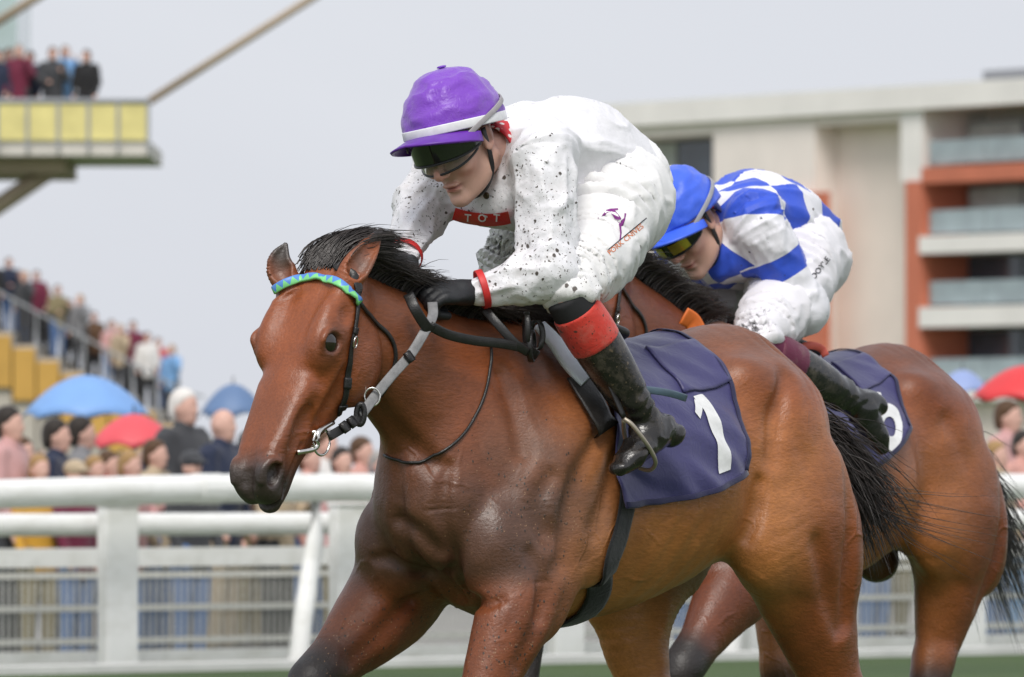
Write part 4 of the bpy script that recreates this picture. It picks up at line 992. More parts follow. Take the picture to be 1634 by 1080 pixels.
    for sd in 'LR':
        Hp, Kn, An = jt['hip' + sd], jt['knee' + sd], jt['ankle' + sd]; kd = nrm(An - Kn); mid = Hp * .5 + Kn * .5 + np.array((-.02, 0, -.015))
        g.limb([Hp * .75 + pel * .25 - tdir * .02, Hp * .8 + Kn * .2, mid, Hp * .20 + Kn * .80, Kn * .92 + Hp * .08, Kn + kd * .030], (.135, .122, .100, .079, .069, .064), k=.05, per=5, cap=.010)
    legs = [(jt['hip' + sd], jt['knee' + sd]) for sd in 'LR']
    def gf(X):
        d = ridge(X * np.array((1.3, 1, .8)), 9., seed + 11) * .008 + ridge(X * np.array((1.3, .6, 1.6)), 16., seed + 13) * .007
        for Hp, Kn in legs:
            t_ = nrm(Kn - Hp); L = np.linalg.norm(Kn - Hp); z = (X - Hp) @ t_; w = np.exp(-((np.linalg.norm(X - Hp - np.clip(z, 0, L)[:, None] * t_, axis=1)) / .16) ** 4)
            wav = np.sin((z + noise(X, 8., seed + 12) * .03 + X[:, 2] * .2) * 2 * math.pi / .034)
            d += w * wav * .0024 * (sstep(.5, 1.0, z / L) + .45 * sstep(.25, -.1, z / L) + .12)
        return -d
    P3 = np.array([jt[k] for k in ('pelvis', 'hipL', 'hipR', 'kneeL', 'kneeR')] + [sp[1]]); lo, hi = P3.min(0) - .2, P3.max(0) + .2
    V, Q = g.mesh(*[axis_grid(lo[i], .0064 * st, hi[i]) for i in range(3)], disp=gf)
    bvh_b = BVHTree.FromPolygons(V.tolist(), Q.tolist())
    link('breeches', mesh_np('breeches', V, Q, True, dict(mud=J['mudleg'](V, jt))), mats['breeches'], root)
    # ---------------- boots, gloves
    for sd in 'LR':
        Kn, An, Tn = jt['knee' + sd], jt['ankle' + sd], jt['toe' + sd]; sh = lambda t: Kn + (An - Kn) * t; ft = nrm(Tn - An); shd = nrm(An - Kn)
        heel = An + shd * .055 - (ft - (ft @ shd) * shd) * .058
        f = SDF(); f.limb([sh(.30), sh(.48), sh(.7), sh(.88), An + shd * .01], (.061, .060, .053, .044, .043), k=.02, per=5)
        ball = An * .25 + Tn * .75 + shd * .012; upf = nrm(-shd - (-shd @ ft) * ft)
        f.tube([(*(heel * .7 + An * .3), .037, .040, .036), (*(An + shd * .028 + ft * .01), .041, .050, .038), (*(An * .5 + Tn * .5 + shd * .014), .043, .039, .034), (*ball, .044, .030, .028), (*(Tn + ft * .01), .028, .017, .018)], up=upf, k=.025, per=6)
        f.ell(heel + shd * .016, (.034, .034, .026), [ft, np.cross(upf, ft), upf], k=.012)
        def bf(X, An=An, Kn=Kn, shd=shd):
            z = (X - An) @ shd; w = np.exp(-((z + .035) / .075) ** 2)
            return -(w * (.0022 * np.sin((z + noise(X, 14., 5) * .035 + (X[:, 0]) * .35) * 2 * math.pi / .034) + ridge(X * np.array((1, 1, 1.8)), 16., 9) * .007 - .003) + noise(X, 11., 8) * .002)
        pts = np.array([sh(.3), An, Tn, heel]); lo, hi = pts.min(0) - .085, pts.max(0) + .085
        V, Q = f.mesh(*[axis_grid(lo[i], .0052 * st, hi[i]) for i in range(3)], disp=bf)
        bo = link('boot', mesh_np('boot', V, Q, True, dict(mud=np.clip(.25 + .55 * sstep(.1, -.25, (V - An) @ shd), 0, 1))), mats['boot'], root)
        f = SDF(); f.limb([sh(.13), sh(.22), sh(.30), sh(.37)], (.0615, .0640, .0645, .0635), k=.02, cap=.008); e0 = sh(.15)
        pts = np.array([sh(.14), sh(.36)]); lo, hi = pts.min(0) - .09, pts.max(0) + .09
        V, Q = f.mesh(*[axis_grid(lo[i], .0058 * st, hi[i]) for i in range(3)])
        link('boot_cuff', mesh_np('boot_cuff', V, Q, True, dict(mud=np.full(len(V), .75))), mats['cuff'], bo)
        f = SDF(); f.limb([sh(.02), sh(.09), sh(.18)], (.055, .0575, .0585), k=.02, cap=.010); pts = np.array([sh(-.03), sh(.2)]); lo, hi = pts.min(0) - .09, pts.max(0) + .09
        V, Q = f.mesh(*[axis_grid(lo[i], .0065 * st, hi[i]) for i in range(3)]); link('knee_sock', mesh_np('knee_sock', V, Q), mats['sock'], root)
        # sole
        W_, gh, E_ = jt['wrist' + sd], jt['hand' + sd], jt['elbow' + sd]
        if J.get('bare'): continue
        f = SDF(); hand_prims(f, W_ + nrm(gh - W_) * .012, gh - W_, J['handup' + sd], J['thumb' + sd], .0048)
        V, Q = f.mesh(*[axis_grid(W_[i] - .15, .0040 * st, W_[i] + .15) for i in range(3)]); link('glove', mesh_np('glove', V, Q), mats['glove'], root)
        wd = nrm(W_ - E_); c = W_ - wd * .028; ts, us = np.cross(wd, (0, 0, 1)), None; ts = nrm(ts); us = np.cross(ts, wd)
        aa = np.linspace(0, 2 * math.pi, 27)[:-1]; rr = .0455 * kf
        P = c + (np.cos(aa)[:, None] * ts + np.sin(aa)[:, None] * us) * rr; part('wrist_band', strap_mesh(P, P - c, .017, .003, True), mats['wrist'], root)
    # ---------------- cap, peak, goggles, chin strap
    n1, n2 = 64, 30; az = np.linspace(0, 2 * math.pi, n1 + 1)[:-1]; el = np.linspace(-.03, 1, n2) * math.pi / 2
    A_, E2 = np.meshgrid(az, el, indexing='ij'); R = np.array((.128, .108, .142)); c0 = np.array(J.get('c0', (.004, 0, .034)))
    d = np.stack([np.cos(A_) * np.cos(E2), np.sin(A_) * np.cos(E2), np.sin(E2)], -1)
    puck = (np.cos(A_ * 8) * .0020 + np.abs(np.sin(A_ * 4)) * .0016) * np.cos(E2)
    wrk = ridge(d * np.array((1.0, 1.0, 2.6)), 2.6, seed + 21) * .008 * sstep(1.45, .9, E2) + noise(d, 5., seed + 22) * .002
    X = c0 + d * R * (1 + (puck + wrk)[..., None] * 7.0)
    X = X.reshape(-1, 3); Vw = HC + (X[:, :1] * hf2 + X[:, 1:2] * hl + X[:, 2:3] * hu2) * hs
    Fc = [(i * n2 + j, ((i + 1) % n1) * n2 + j, ((i + 1) % n1) * n2 + j + 1, i * n2 + j + 1) for i in range(n1) for j in range(n2 - 1)]
    cap = link('cap', mesh_np('cap', Vw, Fc, True, dict(az=np.repeat(az, n2), mud=np.full(len(Vw), .30))), mats['cap'], root)
    cm = cap.modifiers.new('thick', 'SOLIDIFY'); cm.thickness = .004
    def toW(X): X = np.asarray(X); return HC + (X[..., :1] * hf2 + X[..., 1:2] * hl + X[..., 2:3] * hu2) * hs
    def toF(X): X = np.asarray(X); return HC + (X[..., :1] * hf + X[..., 1:2] * hl + X[..., 2:3] * hu) * hs
    gbt = SDF(); bt = toW(c0 + np.array((0, 0, R[2] * 1.02))); gbt.ell(bt, (.013, .013, .0035), [hf2, hl, hu2], k=.002); V, Q = gbt.mesh(*[axis_grid(bt[i] - .02, .004, bt[i] + .02) for i in range(3)]); link('cap_button', mesh_np('cap_button', V, Q), mats['cap'], cap)
    aa = np.linspace(0, 2 * math.pi, 73)[:-1]
    def ring_at(z, grow):
        e = math.asin(max(-1, min(1, (z - c0[2]) / R[2]))); return np.stack([c0[0] + np.cos(aa) * R[0] * math.cos(e) * grow, c0[1] + np.sin(aa) * R[1] * math.cos(e) * grow, aa * 0 + z], -1)
    if mats.get('capband'):
        zb = c0[2] + .004; P = toW(ring_at(zb, 1.035)); part('cap_band', strap_mesh(P, P - toW(np.array((c0[0], 0, zb))), .022, .0035, True), mats['capband'], cap)
    # peak: a curved brim
    ph = np.linspace(-1.25, 1.25, 33); rr = np.linspace(0, 1, 9)
    PH, RR = np.meshgrid(ph, rr, indexing='ij'); ext = np.cos(PH / 1.25 * math.pi / 2) ** .7 * .062
    bx = c0[0] + np.cos(PH) * R[0] * 1.01 + RR * ext * np.cos(PH * .55); by = np.sin(PH) * R[1] * 1.01 + RR * ext * np.sin(PH * .55); bz = c0[2] - .008 - RR * .012 - .018 * (1 - np.cos(PH)) - .012 * np.abs(np.sin(PH)) * RR
    pk = part('peak', (toW(np.stack([bx, by, bz], -1).reshape(-1, 3)), grid_faces(33, 9)), mats['peak'], cap); pm = pk.modifiers.new('thick', 'SOLIDIFY'); pm.thickness = .006
    # goggles
    def lens(name, z0, z1, grow, spread, mat, dip=0.0, tilt=0.0, th=.003, x0=.004, tf=None):
        az_ = np.linspace(-spread, spread, 41); zz = np.linspace(0, 1, 12); AZ, ZZ = np.meshgrid(az_, zz, indexing='ij')
        k = np.abs(AZ) / spread; hgt = (1 - k ** 4 * .55); zc = (z0 + z1) / 2; z = zc + (ZZ - .5) * (z1 - z0) * hgt + dip * k * k; notch = np.exp(-(AZ / .16) ** 2) * (1 - ZZ) * dip * .0
        rx = .108 * grow; ry = .086 * grow; x = x0 + np.cos(AZ) * rx + tilt * (ZZ - .5); y = np.sin(AZ) * ry
        o = part(name, (tf(np.stack([x, y, z + notch], -1).reshape(-1, 3)), grid_faces(41, 12)), mat, root); m = o.modifiers.new('thick', 'SOLIDIFY'); m.thickness = th; return (x, y, z)
    for (nm, z0, z1, gr, spd, mt, dip, tl, onface) in J['lenses']:
        tf = toF if onface else toW; x, y, z = lens(nm, z0, z1, gr, spd, mats[mt], dip, tl, tf=tf, x0=.004 if onface else c0[0] - .004)
        rim = np.concatenate([np.stack([x[:, 0], y[:, 0], z[:, 0]], -1), np.stack([x[::-1, -1], y[::-1, -1], z[::-1, -1]], -1)]); part('goggle_frame', tube_mesh(tf(rim), .0032, 8, False, True), mats['rim' if onface and 'rim' in mats else 'frame'], root)
    # elastic running over the back of the cap
    e1 = []
    for a in np.linspace(.9, 2 * math.pi - .9, 40): e1.append((c0[0] + math.cos(a) * R[0] * 1.0, math.sin(a) * R[1] * 1.06, c0[2] - .030 + .085 * math.sin((a - .9) / (2 * math.pi - 1.8) * math.pi) ** .8))
    e1 = np.array(e1); rel = e1 - c0; sc_ = 1.045 / np.sqrt(((rel / R) ** 2).sum(1)); P = toW(c0 + rel * np.maximum(sc_, 1.0)[:, None]); part('goggle_strap', strap_mesh(P, P - toW(c0), .013, .003), mats['elastic'], root)
    cs = [K(-.005, .080, .02), K(.004, .074, -.04), K(.012, .062, -.085), K(.030, .035, -.118), K(.040, 0, -.128), K(.030, -.035, -.118), K(.012, -.062, -.085), K(.004, -.074, -.04), K(-.005, -.080, .02)]
    P = crom(np.array(cs), 5); part('chin_strap', strap_mesh(P, P - K(-.01, 0, -.03), .013, .003), mats['strap'], root)
    # neck cloth
    nd = nrm(K(-.02, 0, -.06) - nek); c = nek + nd * .012; ts = nrm(np.cross(nd, (0, 1, .1))); us = np.cross(ts, nd); aa = np.linspace(0, 2 * math.pi, 31)[:-1]
    c = c + nd * .022; P = c + (np.cos(aa)[:, None] * ts + np.sin(aa)[:, None] * us) * .067; part('collar', strap_mesh(P, P - c, .066, .006, True), mats['collar'], root)
    return root, dict(body=b, silks=s, breeches=g, bvh_s=bvh_s, bvh_b=bvh_b, K=K, jt=jt, toW=toW, pel=pel, tdir=tdir, tu=tu)

M_SKIN = attr_material('skin', 'col', .46, .35, 75, .4, subs=.12)
def check_material(name, a, bcol):
    t = NT(name); cu, cv = t.attr('cu').outputs['Fac'], t.attr('cv').outputs['Fac']
    par = lambda x: t.math('GREATER_THAN', t.math('MODULO', t.math('ADD', t.math('FLOOR', x), t.math('FLOOR', cv)), 2.0), .5)
    ina = t.math('GREATER_THAN', t.attr('armv').outputs['Fac'], 0.0); al = t.attr('al').outputs['Fac']
    ka = t.math('MULTIPLY', t.math('MAXIMUM', t.math('MULTIPLY', par(t.attr('cua').outputs['Fac']), t.math('LESS_THAN', al, .34)), t.math('GREATER_THAN', al, .36)), t.math('LESS_THAN', al, .60))
    k = t.math('ADD', t.math('MULTIPLY', ka, ina), t.math('MULTIPLY', par(cu), t.math('SUBTRACT', 1.0, ina)))
    c = t.mix(k, a, bcol); v = t.coord()
    md = t.attr('mud').outputs['Fac']; vo = t.new('ShaderNodeTexVoronoi'); vo.inputs['Scale'].default_value = 55; t.link(v, vo.inputs['Vector']); sep = t.new('ShaderNodeSeparateColor'); t.link(vo.outputs['Color'], sep.inputs[0])
    sp = t.math('MULTIPLY', t.math('SUBTRACT', t.math('MULTIPLY', t.math('GREATER_THAN', md, sep.outputs[0]), t.math('MULTIPLY', sep.outputs[1], .3)), vo.outputs['Distance']), 12.0, True)
    c = t.mix(sp, c, (.06, .04, .03)); t.set(Base_Color=c, Roughness=.5); t.b.inputs['Specular IOR Level'].default_value = .35; t.b.inputs['Sheen Weight'].default_value = .15
    t.link(t.bump(t.noise(v, 14.0, 5, .55, .8), .3, .012), t.b.inputs['Normal']); return t.m
def spot_material(name, c1, c2, sc, rough=.6):
    t = NT(name); v = t.coord(); k = t.ramp(t.voro(v, sc), [(.32, 1.0), (.4, 0.0)]); t.set(Base_Color=t.mix(k, c1, c2), Roughness=rough); return t.m
def stripe_cap(name, c1, c2, w=.22):
    t = NT(name); az = t.attr('az').outputs['Fac']; n = t.math('ABSOLUTE', t.math('SUBTRACT', az, math.pi)); c = t.mix(t.math('LESS_THAN', n, w), c1, c2); v = t.coord()
    t.set(Base_Color=c, Roughness=.42); t.b.inputs['Sheen Weight'].default_value = .2; t.link(t.bump(t.noise(v, 22.0, 4), .3, .01), t.b.inputs['Normal']); return t.m
M_FRAME = simple('goggle_frame_dark', (.03, .03, .032), .3)
def lens_clear(name, tint):
    t = NT(name); t.set(Base_Color=(*tint, 1), Roughness=.06); t.b.inputs['Transmission Weight'].default_value = .93; t.b.inputs['IOR'].default_value = 1.25; return t.m
common = dict(skin=M_SKIN, frame=M_FRAME, strap=leather('black_chin_strap', (.015, .015, .016), .5))
M1 = dict(common, silks=cloth_material('white_muddy_silk', (.84, .83, .86), .42, mud=.95, sheen=.15, wr=1.1, spec=.4, crease=.28, subs=.0), breeches=cloth_material('white_breeches', (.85, .84, .84), .5, mud=.9, wr=.3),
          boot=cloth_material('black_boot', (.017, .015, .014), .22, mud=.8, sheen=0, wr=.35, spec=.6, mudcol=(.13, .095, .06)), cuff=cloth_material('red_boot_cuff', (.62, .045, .03), .55, mud=.9, wr=.5), sock=simple('black_sock', (.015, .015, .017), .8),
          glove=simple('black_glove', (.016, .017, .02), .55, bump=.3, bscale=120), wrist=simple('red_wrist_band', (.62, .03, .03), .5),
          cap=cloth_material('purple_cap_satin', (.20, .045, .52), .40, crease=.35, mud=.8, sheen=.3, wr=.8, spec=.55, wscale=24), capband=simple('white_cap_band', (.78, .78, .80), .5), peak=simple('purple_peak', (.13, .025, .36), .4),
          visor=simple('smoked_visor', (.010, .012, .008), .06, spec=.8, coat=.6), clear=lens_clear('clear_lens', (.93, .93, .90)), elastic=simple('grey_elastic', (.34, .32, .33), .6), collar=spot_material('red_spotted_neckcloth', (.55, .02, .03), (.75, .72, .70), 55))
j1 = dict(
    joints=dict(head=(733, 226, .0), neck=(806, 236, 0), chest=(862, 236, 0), pelvis=(972, 286, 0),
        shoulderL=(866, 258, .165), elbowL=(878, 432, .235), wristL=(752, 466, .105), handL=(700, 468, .075),
        shoulderR=(722, 232, -.165), elbowR=(672, 330, -.20), wristR=(640, 418, -.10), handR=(612, 440, -.05),
        hipL=(985, 318, .12), kneeL=(902, 468, .265), ankleL=(1034, 680, .335), toeL=(990, 742, .345),
        hipR=(880, 303, -.12), kneeR=(806, 428, -.20), ankleR=(960, 650, -.30), toeR=(900, 715, -.31)),
    pitch=rad(30), yaw=rad(2), roll=rad(9), hscale=1.04, front=[((800, 305, 0), (.10, .14, .08)), ((850, 325, 0), (.12, .15, .075))], handupL=(0, .55, .85), thumbL=(.2, -.6, .5), handupR=(0, -.55, .85), thumbR=(.2, .6, .5),
    mud=lambda V, jt: np.clip(.40 * gau(V, jt['shoulderR'], (.4, .25, .4)) + .62 * gau(V, jt['elbowL'] + np.array((.05, 0, .02)), (.22, .25, .13)) + .62 * gau(V, jt['shoulderL'] + np.array((.10, 0, -.08)), (.14, .3, .2)) + .35 * gau(V, jt['elbowR'], (.3, .2, .3)) + .06, 0, 1),
    mudleg=lambda V, jt: np.clip(.10 + .75 * gau(V, jt['kneeL'], (.15, .2, .12)) + .5 * gau(V, jt['kneeR'], (.2, .2, .2)), 0, 1),
    lenses=[('visor', -.040, .022, 1.22, 1.25, 'visor', .014, .012, False), ('goggles', -.026, .026, 1.075, 1.25, 'clear', .008, .0, True)])
T2 = time.time()
jockey1, JF1 = build_jockey(PL1, j1, 'person', 'jockey in purple cap and mud spattered white silks crouching over the bay horse', M1, 31)
print('jockey1', time.time() - T2)

# --- writing and marks laid on a surface through its own normal direction
def decal(PL, fld, polys, name, mat, root, off=.002, near=18.0):
    """polys: list of (pixel vertices, faces)"""
    for pv, fc in polys:
        P = [] if not hasattr(fld, 'eval') else list(vhit(PL, fld, pv, off, near))
        for a, b in (() if P else np.asarray(pv, float)):
            c, d = PL.ray(a, b); h = fld.ray_cast(Vector(c), Vector(d)); P.append(np.array(h[0]) - d * off if h[0] is not None else np.full(3, np.nan))
        P = np.array(P); c, _ = PL.ray(817, 600); dp = np.linalg.norm(P - c, axis=1); fc = [f for f in fc if len(f) > 4 or np.nanmax(dp[list(f)]) - np.nanmin(dp[list(f)]) < .035]
        if np.isnan(P).any():
            ok = ~np.isnan(P).any(1); fc = [f for f in fc if all(ok[i] for i in f)]; P = np.nan_to_num(P)
        if fc: part(name, (P, fc), mat, root, smooth=False)
def strip_px(C, w, n=3):
    """band of constant pixel width along the pixel polyline C"""
    C = crom(np.asarray(C, float), 6); T = nrm(np.gradient(C, axis=0)); N2 = np.stack([-T[:, 1], T[:, 0]], -1); k = np.linspace(-.5, .5, n); w = np.broadcast_to(np.asarray(w, float), (len(C),))
    return (C[:, None] + N2[:, None] * (k[None, :, None] * w[:, None, None])).reshape(-1, 2), [tuple(f) for f in grid_faces(len(C), n)]
def poly_px(C):
    return [np.asarray(C, float)], [tuple(range(len(C)))]
def text_px(txt, org, ex, ey, size, bold=0.0):
    """font outline to pixel polygons: org = pixel of the first baseline corner, ex / ey = pixel vectors of one em"""
    cu = bpy.data.curves.new('t', 'FONT'); cu.body = txt; cu.size = 1.0; cu.offset = bold; cu.resolution_u = 3
    ob = bpy.data.objects.new('t', cu); COL.objects.link(ob); dg = bpy.context.evaluated_depsgraph_get(); dg.update(); me = ob.evaluated_get(dg).to_mesh()
    V = np.array([v.co[:2] for v in me.vertices]); Fc = [tuple(p.vertices) for p in me.polygons]; ob.evaluated_get(dg).to_mesh_clear(); bpy.data.objects.remove(ob); bpy.data.curves.remove(cu)
    return np.asarray(org, float) + V[:, :1] * np.asarray(ex) * size + V[:, 1:2] * np.asarray(ey) * size, Fc
M_RED = simple('red_chest_panel', (.60, .02, .02), .45); M_PURP = simple('purple_badge', (.22, .02, .22), .5); M_ORNG = simple('orange_lettering', (.75, .25, .12), .5); M_INK = simple('black_ink', (.02, .02, .025), .5)
def deco1():
    S_, B_ = JF1['bvh_s'], JF1['bvh_b']
    decal(PL1, JF1['silks'], [strip_px([(724, 341), (745, 347), (775, 351), (798, 350), (816, 346)], [20] * 25, 9)], 'chest_panel', M_RED, jockey1, .0145)
    for ch, x_ in zip('TOT', (741, 762, 787)): decal(PL1, JF1['silks'], [text_px(ch, (x_, 353), (1, .10), (.05, -1), 17, .02)], 'panel_lettering', M_WHITEN, jockey1, .017)
    z = lambda P: [(930 + x / 9.82, 310 + y / 9.82) for x, y in P]
    a = z([(370, 240), (430, 222), (550, 215), (555, 240), (500, 245), (555, 310), (600, 370), (600, 388), (540, 402), (500, 380), (470, 330), (430, 288), (385, 285), (350, 330), (300, 345), (245, 380), (230, 370), (300, 335), (335, 285)])
    c = z([(548, 430), (590, 450), (600, 410), (648, 370), (655, 292), (682, 300), (662, 400), (628, 492), (602, 500), (612, 600), (598, 710), (550, 748), (578, 690), (584, 600), (570, 490)])
    decal(PL1, B_, [(a, [tuple(range(len(a)))]), (c, [tuple(range(len(c)))])], 'badge', M_PURP, jockey1, .002)
    decal(PL1, B_, [strip_px(z([(400, 865), (700, 617), (1000, 370)]), 1.6)], 'badge_rule', M_INK, jockey1, .002)
    ex = np.array((1000 - 400, 370 - 865)) / math.hypot(600, 495); ey = np.array((ex[1], -ex[0])); ey = ey if ey[1] < 0 else -ey
    decal(PL1, B_, [text_px('PORK CNIVES', (930 + 425 / 9.82, 310 + 955 / 9.82), ex, ey, 11.5, .01)], 'badge_lettering', M_ORNG, jockey1, .002)
    h = vhit(PL1, JF1['silks'], [(776, 312)], .006)[0]
    if not np.isnan(h).any(): n_ = JF1['silks'].normal(h[None])[0]; e = SDF(); e.ell(h, (.009, .009, .004), [np.cross(n_, (0, 1, .3)), np.cross(n_, np.cross(n_, (0, 1, .3))), n_], k=.001); V, Q = e.mesh(*[axis_grid(h[i] - .014, .003, h[i] + .014) for i in range(3)]); part('button', (V, Q), simple('brass_button', (.10, .08, .05), .3, .8), jockey1)
    decal(PL1, S_, [(np.array([(1003, 236), (1014, 232), (1018, 246), (1010, 244)]), [(0, 1, 2, 3)])], 'waist_mark', M_INK, jockey1, .003)
deco1()
g_ = PL1.inv(702, 447, .13)
# ------------------------------------------------------------------ second horse and jockey
POSE2 = dict(
    poll=(.865, 0, 1.765), axis=(.50, 0, -.866), shoulder=(.05, .02), wet=.5,
    ear=POSE1['ear'], ear_open=POSE1['ear_open'],
    fore=[dict(arm=[((.24, .165, 1.02), (.085, .13, .13)), ((.34, .185, .90), (.09, .12, .15)), ((.46, .19, .80), (.08, .09, .11)), ((.57, .19, .70), (.058, .066, .075)), ((.65, .19, .63), (.05, .054, .056))], up=(.55, 0, .83),
               low=[(.60, .19, .67), (.668, .19, .615), (.665, .19, .56), (.57, .19, .45), (.51, .19, .36), (.46, .19, .32), (.41, .19, .30)], low_r=(.05, .052, .042, .030, .036, .034, .05)),
          dict(arm=[((.24, -.165, 1.02), (.085, .13, .13)), ((.36, -.185, .94), (.09, .11, .13)), ((.50, -.195, .89), (.075, .085, .10)), ((.64, -.20, .86), (.056, .062, .068)), ((.74, -.20, .845), (.047, .05, .052))], up=(.3, 0, .95),
               low=[(.68, -.20, .86), (.77, -.20, .84), (.80, -.20, .79), (.84, -.20, .60), (.86, -.20, .48), (.88, -.20, .40), (.90, -.20, .35)], low_r=(.05, .052, .042, .032, .036, .034, .05))],
    hind=[dict(thigh=[((-.72, .15, 1.22), (.12, .20, .19)), ((-.755, .185, 1.06), (.115, .22, .215)), ((-.78, .185, .93), (.10, .18, .185)), ((-.765, .175, .80), (.078, .125, .14)), ((-.745, .16, .68), (.058, .088, .09)), ((-.70, .155, .57), (.042, .055, .055))],
               low=[(-.72, .155, .62), (-.68, .155, .50), (-.67, .155, .44), (-.62, .155, .28), (-.60, .155, .18), (-.55, .155, .10), (-.51, .155, .04)], low_r=(.055, .052, .042, .032, .038, .034, .05),
               mus=POSE1['hind'][0]['mus'], grv=[([(-.90, .30, 1.20), (-.90, .30, 1.05), (-.88, .28, .90), (-.84, .25, .78)], (.008, .018, .018, .010), .04)]),
          dict(thigh=[((-.72, -.14, 1.20), (.12, .20, .26)), ((-.60, -.17, 1.03), (.115, .20, .24)), ((-.50, -.175, .90), (.10, .15, .17)), ((-.43, -.17, .77), (.072, .11, .11)), ((-.40, -.16, .65), (.052, .08, .08)), ((-.40, -.155, .55), (.040, .055, .055))],
               low=[(-.40, -.155, .60), (-.42, -.155, .48), (-.40, -.155, .42), (-.32, -.155, .27), (-.28, -.155, .17), (-.22, -.155, .10), (-.18, -.155, .05)], low_r=(.055, .052, .042, .032, .038, .034, .05), mus=[], grv=[])],
    extra=[((-.62, .03, .905), (.075, .055, .06))],
    dock=[(-.93, 0, 1.31), (-1.03, 0, 1.29), (-1.12, -.02, 1.22), (-1.17, -.04, 1.12)])
T3 = time.time()
F2 = horse_field(POSE2)
V2, Q2 = F2.mesh(axis_grid(-1.36, .0095, .75, .0075, 1.28), axis_grid(-.36, .0085, .36), axis_grid(-.03, .013, .55, .0095, 1.9), disp=hide_detail)
C2, MUD2 = coat_colours(F2, V2, POSE2)
C2 = C2 * np.array((.80, .72, .68)); MUD2 = MUD2 * .5
horse2 = horse_root('racehorse', PL2, 'darker bay racehorse carrying saddle cloth number six, galloping behind the other horse')
link('body', mesh_np('body', V2, Q2, True, dict(coat=C2, mud=MUD2)), M_COAT, horse2); add_eyes(F2, horse2)
make_mane(F2, horse2, 1700, .30, .80, 1, (.07, .16), (-1.2, .3, -.1)); make_tail(F2, horse2, POSE2['dock'], 700, (.35, .75), (-.9, -.1, -.3), (0, 0, -.55), (-.55, -.1, 0), s=.25)
def as_head2(P): return np.array([F2.Hd((p - F1.Hd(0, 0, 0)) @ F1.A, (p - F1.Hd(0, 0, 0)) @ F1.N, (p - F1.Hd(0, 0, 0)) @ F1.Sv) for p in P])
br2 = empty('racing_bridle', PL2.loc, PL2.rz, 'dark brown bridle on the horse ridden by the blue capped jockey', 'bridle')
make_bridle(F2, PL2, br2, dict(browmat=leather('brown_browband', (.05, .03, .02)), **{k: as_head2(v) for k, v in BP1.items()}))
rn2 = empty('racing_reins', PL2.loc, PL2.rz, 'reins with orange rubber grip held by the blue capped jockey', 'reins')
b0 = as_head2(BP1['bit'])[1]; hh = PL2.inv(1165, 528, .07)
for m in (1, -1):
    P = crom(np.array([b0 * np.array((1, m, 1)), (b0 * .5 + hh * .5) * np.array((1, m, 1)) + np.array((0, .05 * m, -.02)), hh * np.array((1, m, 1))]), 8)
    part('rein', strap_mesh(P[:10], np.tile((0, m, .3), (10, 1)), .02, .005), M_BLKL, rn2); part('rein_grip', strap_mesh(P[9:], np.tile((0, m, .3), (len(P) - 9, 1)), .024, .006), simple('orange_rubber', (.70, .16, .03), .55), rn2)
free_strap(PL2, [(1090, 503, .13), (1104, 512, .14), (1113, 528, .15)], .05, .007, simple('orange_rubber_loop', (.75, .17, .03), .55), rn2, 'rein_grip')
sc2 = empty('saddle_cloth', PL2.loc, PL2.rz, 'navy saddle cloth printed with white number six', 'saddle cloth')
def digit6(S):
    L = [(.56, .60), (.62, .545), (.72, .545), (.775, .60)]; top = [(a, b, .022, .014) for a, b in L]
    def loop(c, rs, rt, a0, a1, n):
        out = []
        for q in np.linspace(a0, a1, n): out.append((c[0] + rs * math.cos(q), c[1] + rt * math.sin(q), .05 * math.cos(q), .05 * math.sin(q)))
        return out
    cloth_digit(S, [loop((.68, .80), .125, .125, 0, 2 * math.pi, 17), loop((.68, .74), .14, .19, math.pi * 1.0, math.pi * 1.66, 9)], sc2)
make_cloth(F2, sc2, lambda a: .0 + .0 * a, lambda a: -.50 + .10 * a ** 2, rad(84), digit6, 13, .008, lift=.30)
sd2 = empty('racing_saddle', PL2.loc, PL2.rz, 'racing saddle with coral red edge beneath the blue capped jockey', 'saddle')
make_saddle(F2, PL2, sd2, M_PALE, [(1290, 720), (1280, 760), (1262, 810), (1245, 860), (1235, 900)], pad=False, flap=False)
P = np.array([PL2.inv(a, b, v) for a, b, v in ((1276, 556, .22), (1292, 551, .24), (1310, 556, .25), (1318, 568, .26))]); part('cantle_edge', strap_mesh(crom(P, 4), PL2.ray(1300, 550)[0] - crom(P, 4), .022, .008), simple('coral_trim', (.75, .14, .10), .5), sd2)

M2 = dict(common, silks=check_material('blue_white_chequer', (.84, .83, .88), (.035, .095, .62)), breeches=cloth_material('white_breeches_clean', (.84, .82, .86), .5, mud=.6, wr=.4, crease=.4),
          boot=cloth_material('black_boot_wet', (.02, .02, .021), .16, mud=.5, sheen=0, wr=.35, spec=.7, mudcol=(.12, .10, .08)), cuff=cloth_material('maroon_boot_cuff', (.13, .015, .05), .6, mud=.3, wr=.5), sock=simple('maroon_sock', (.12, .015, .05), .8),
          glove=M_BLKL, wrist=simple('white_cuff', (.75, .74, .76), .6), cap=stripe_cap('blue_cap', (.045, .13, .78), (.78, .78, .82), .34), capband=None, peak=simple('blue_peak', (.045, .13, .78), .4),
          visor=simple('smoked_lens', (.012, .012, .01), .08, coat=.5), clear=lens_clear('yellow_lens', (.75, .6, .12)), elastic=simple('grey_cap_elastic', (.35, .35, .38), .6), collar=spot_material('blue_red_neckcloth', (.02, .03, .16), (.6, .05, .05), 45))
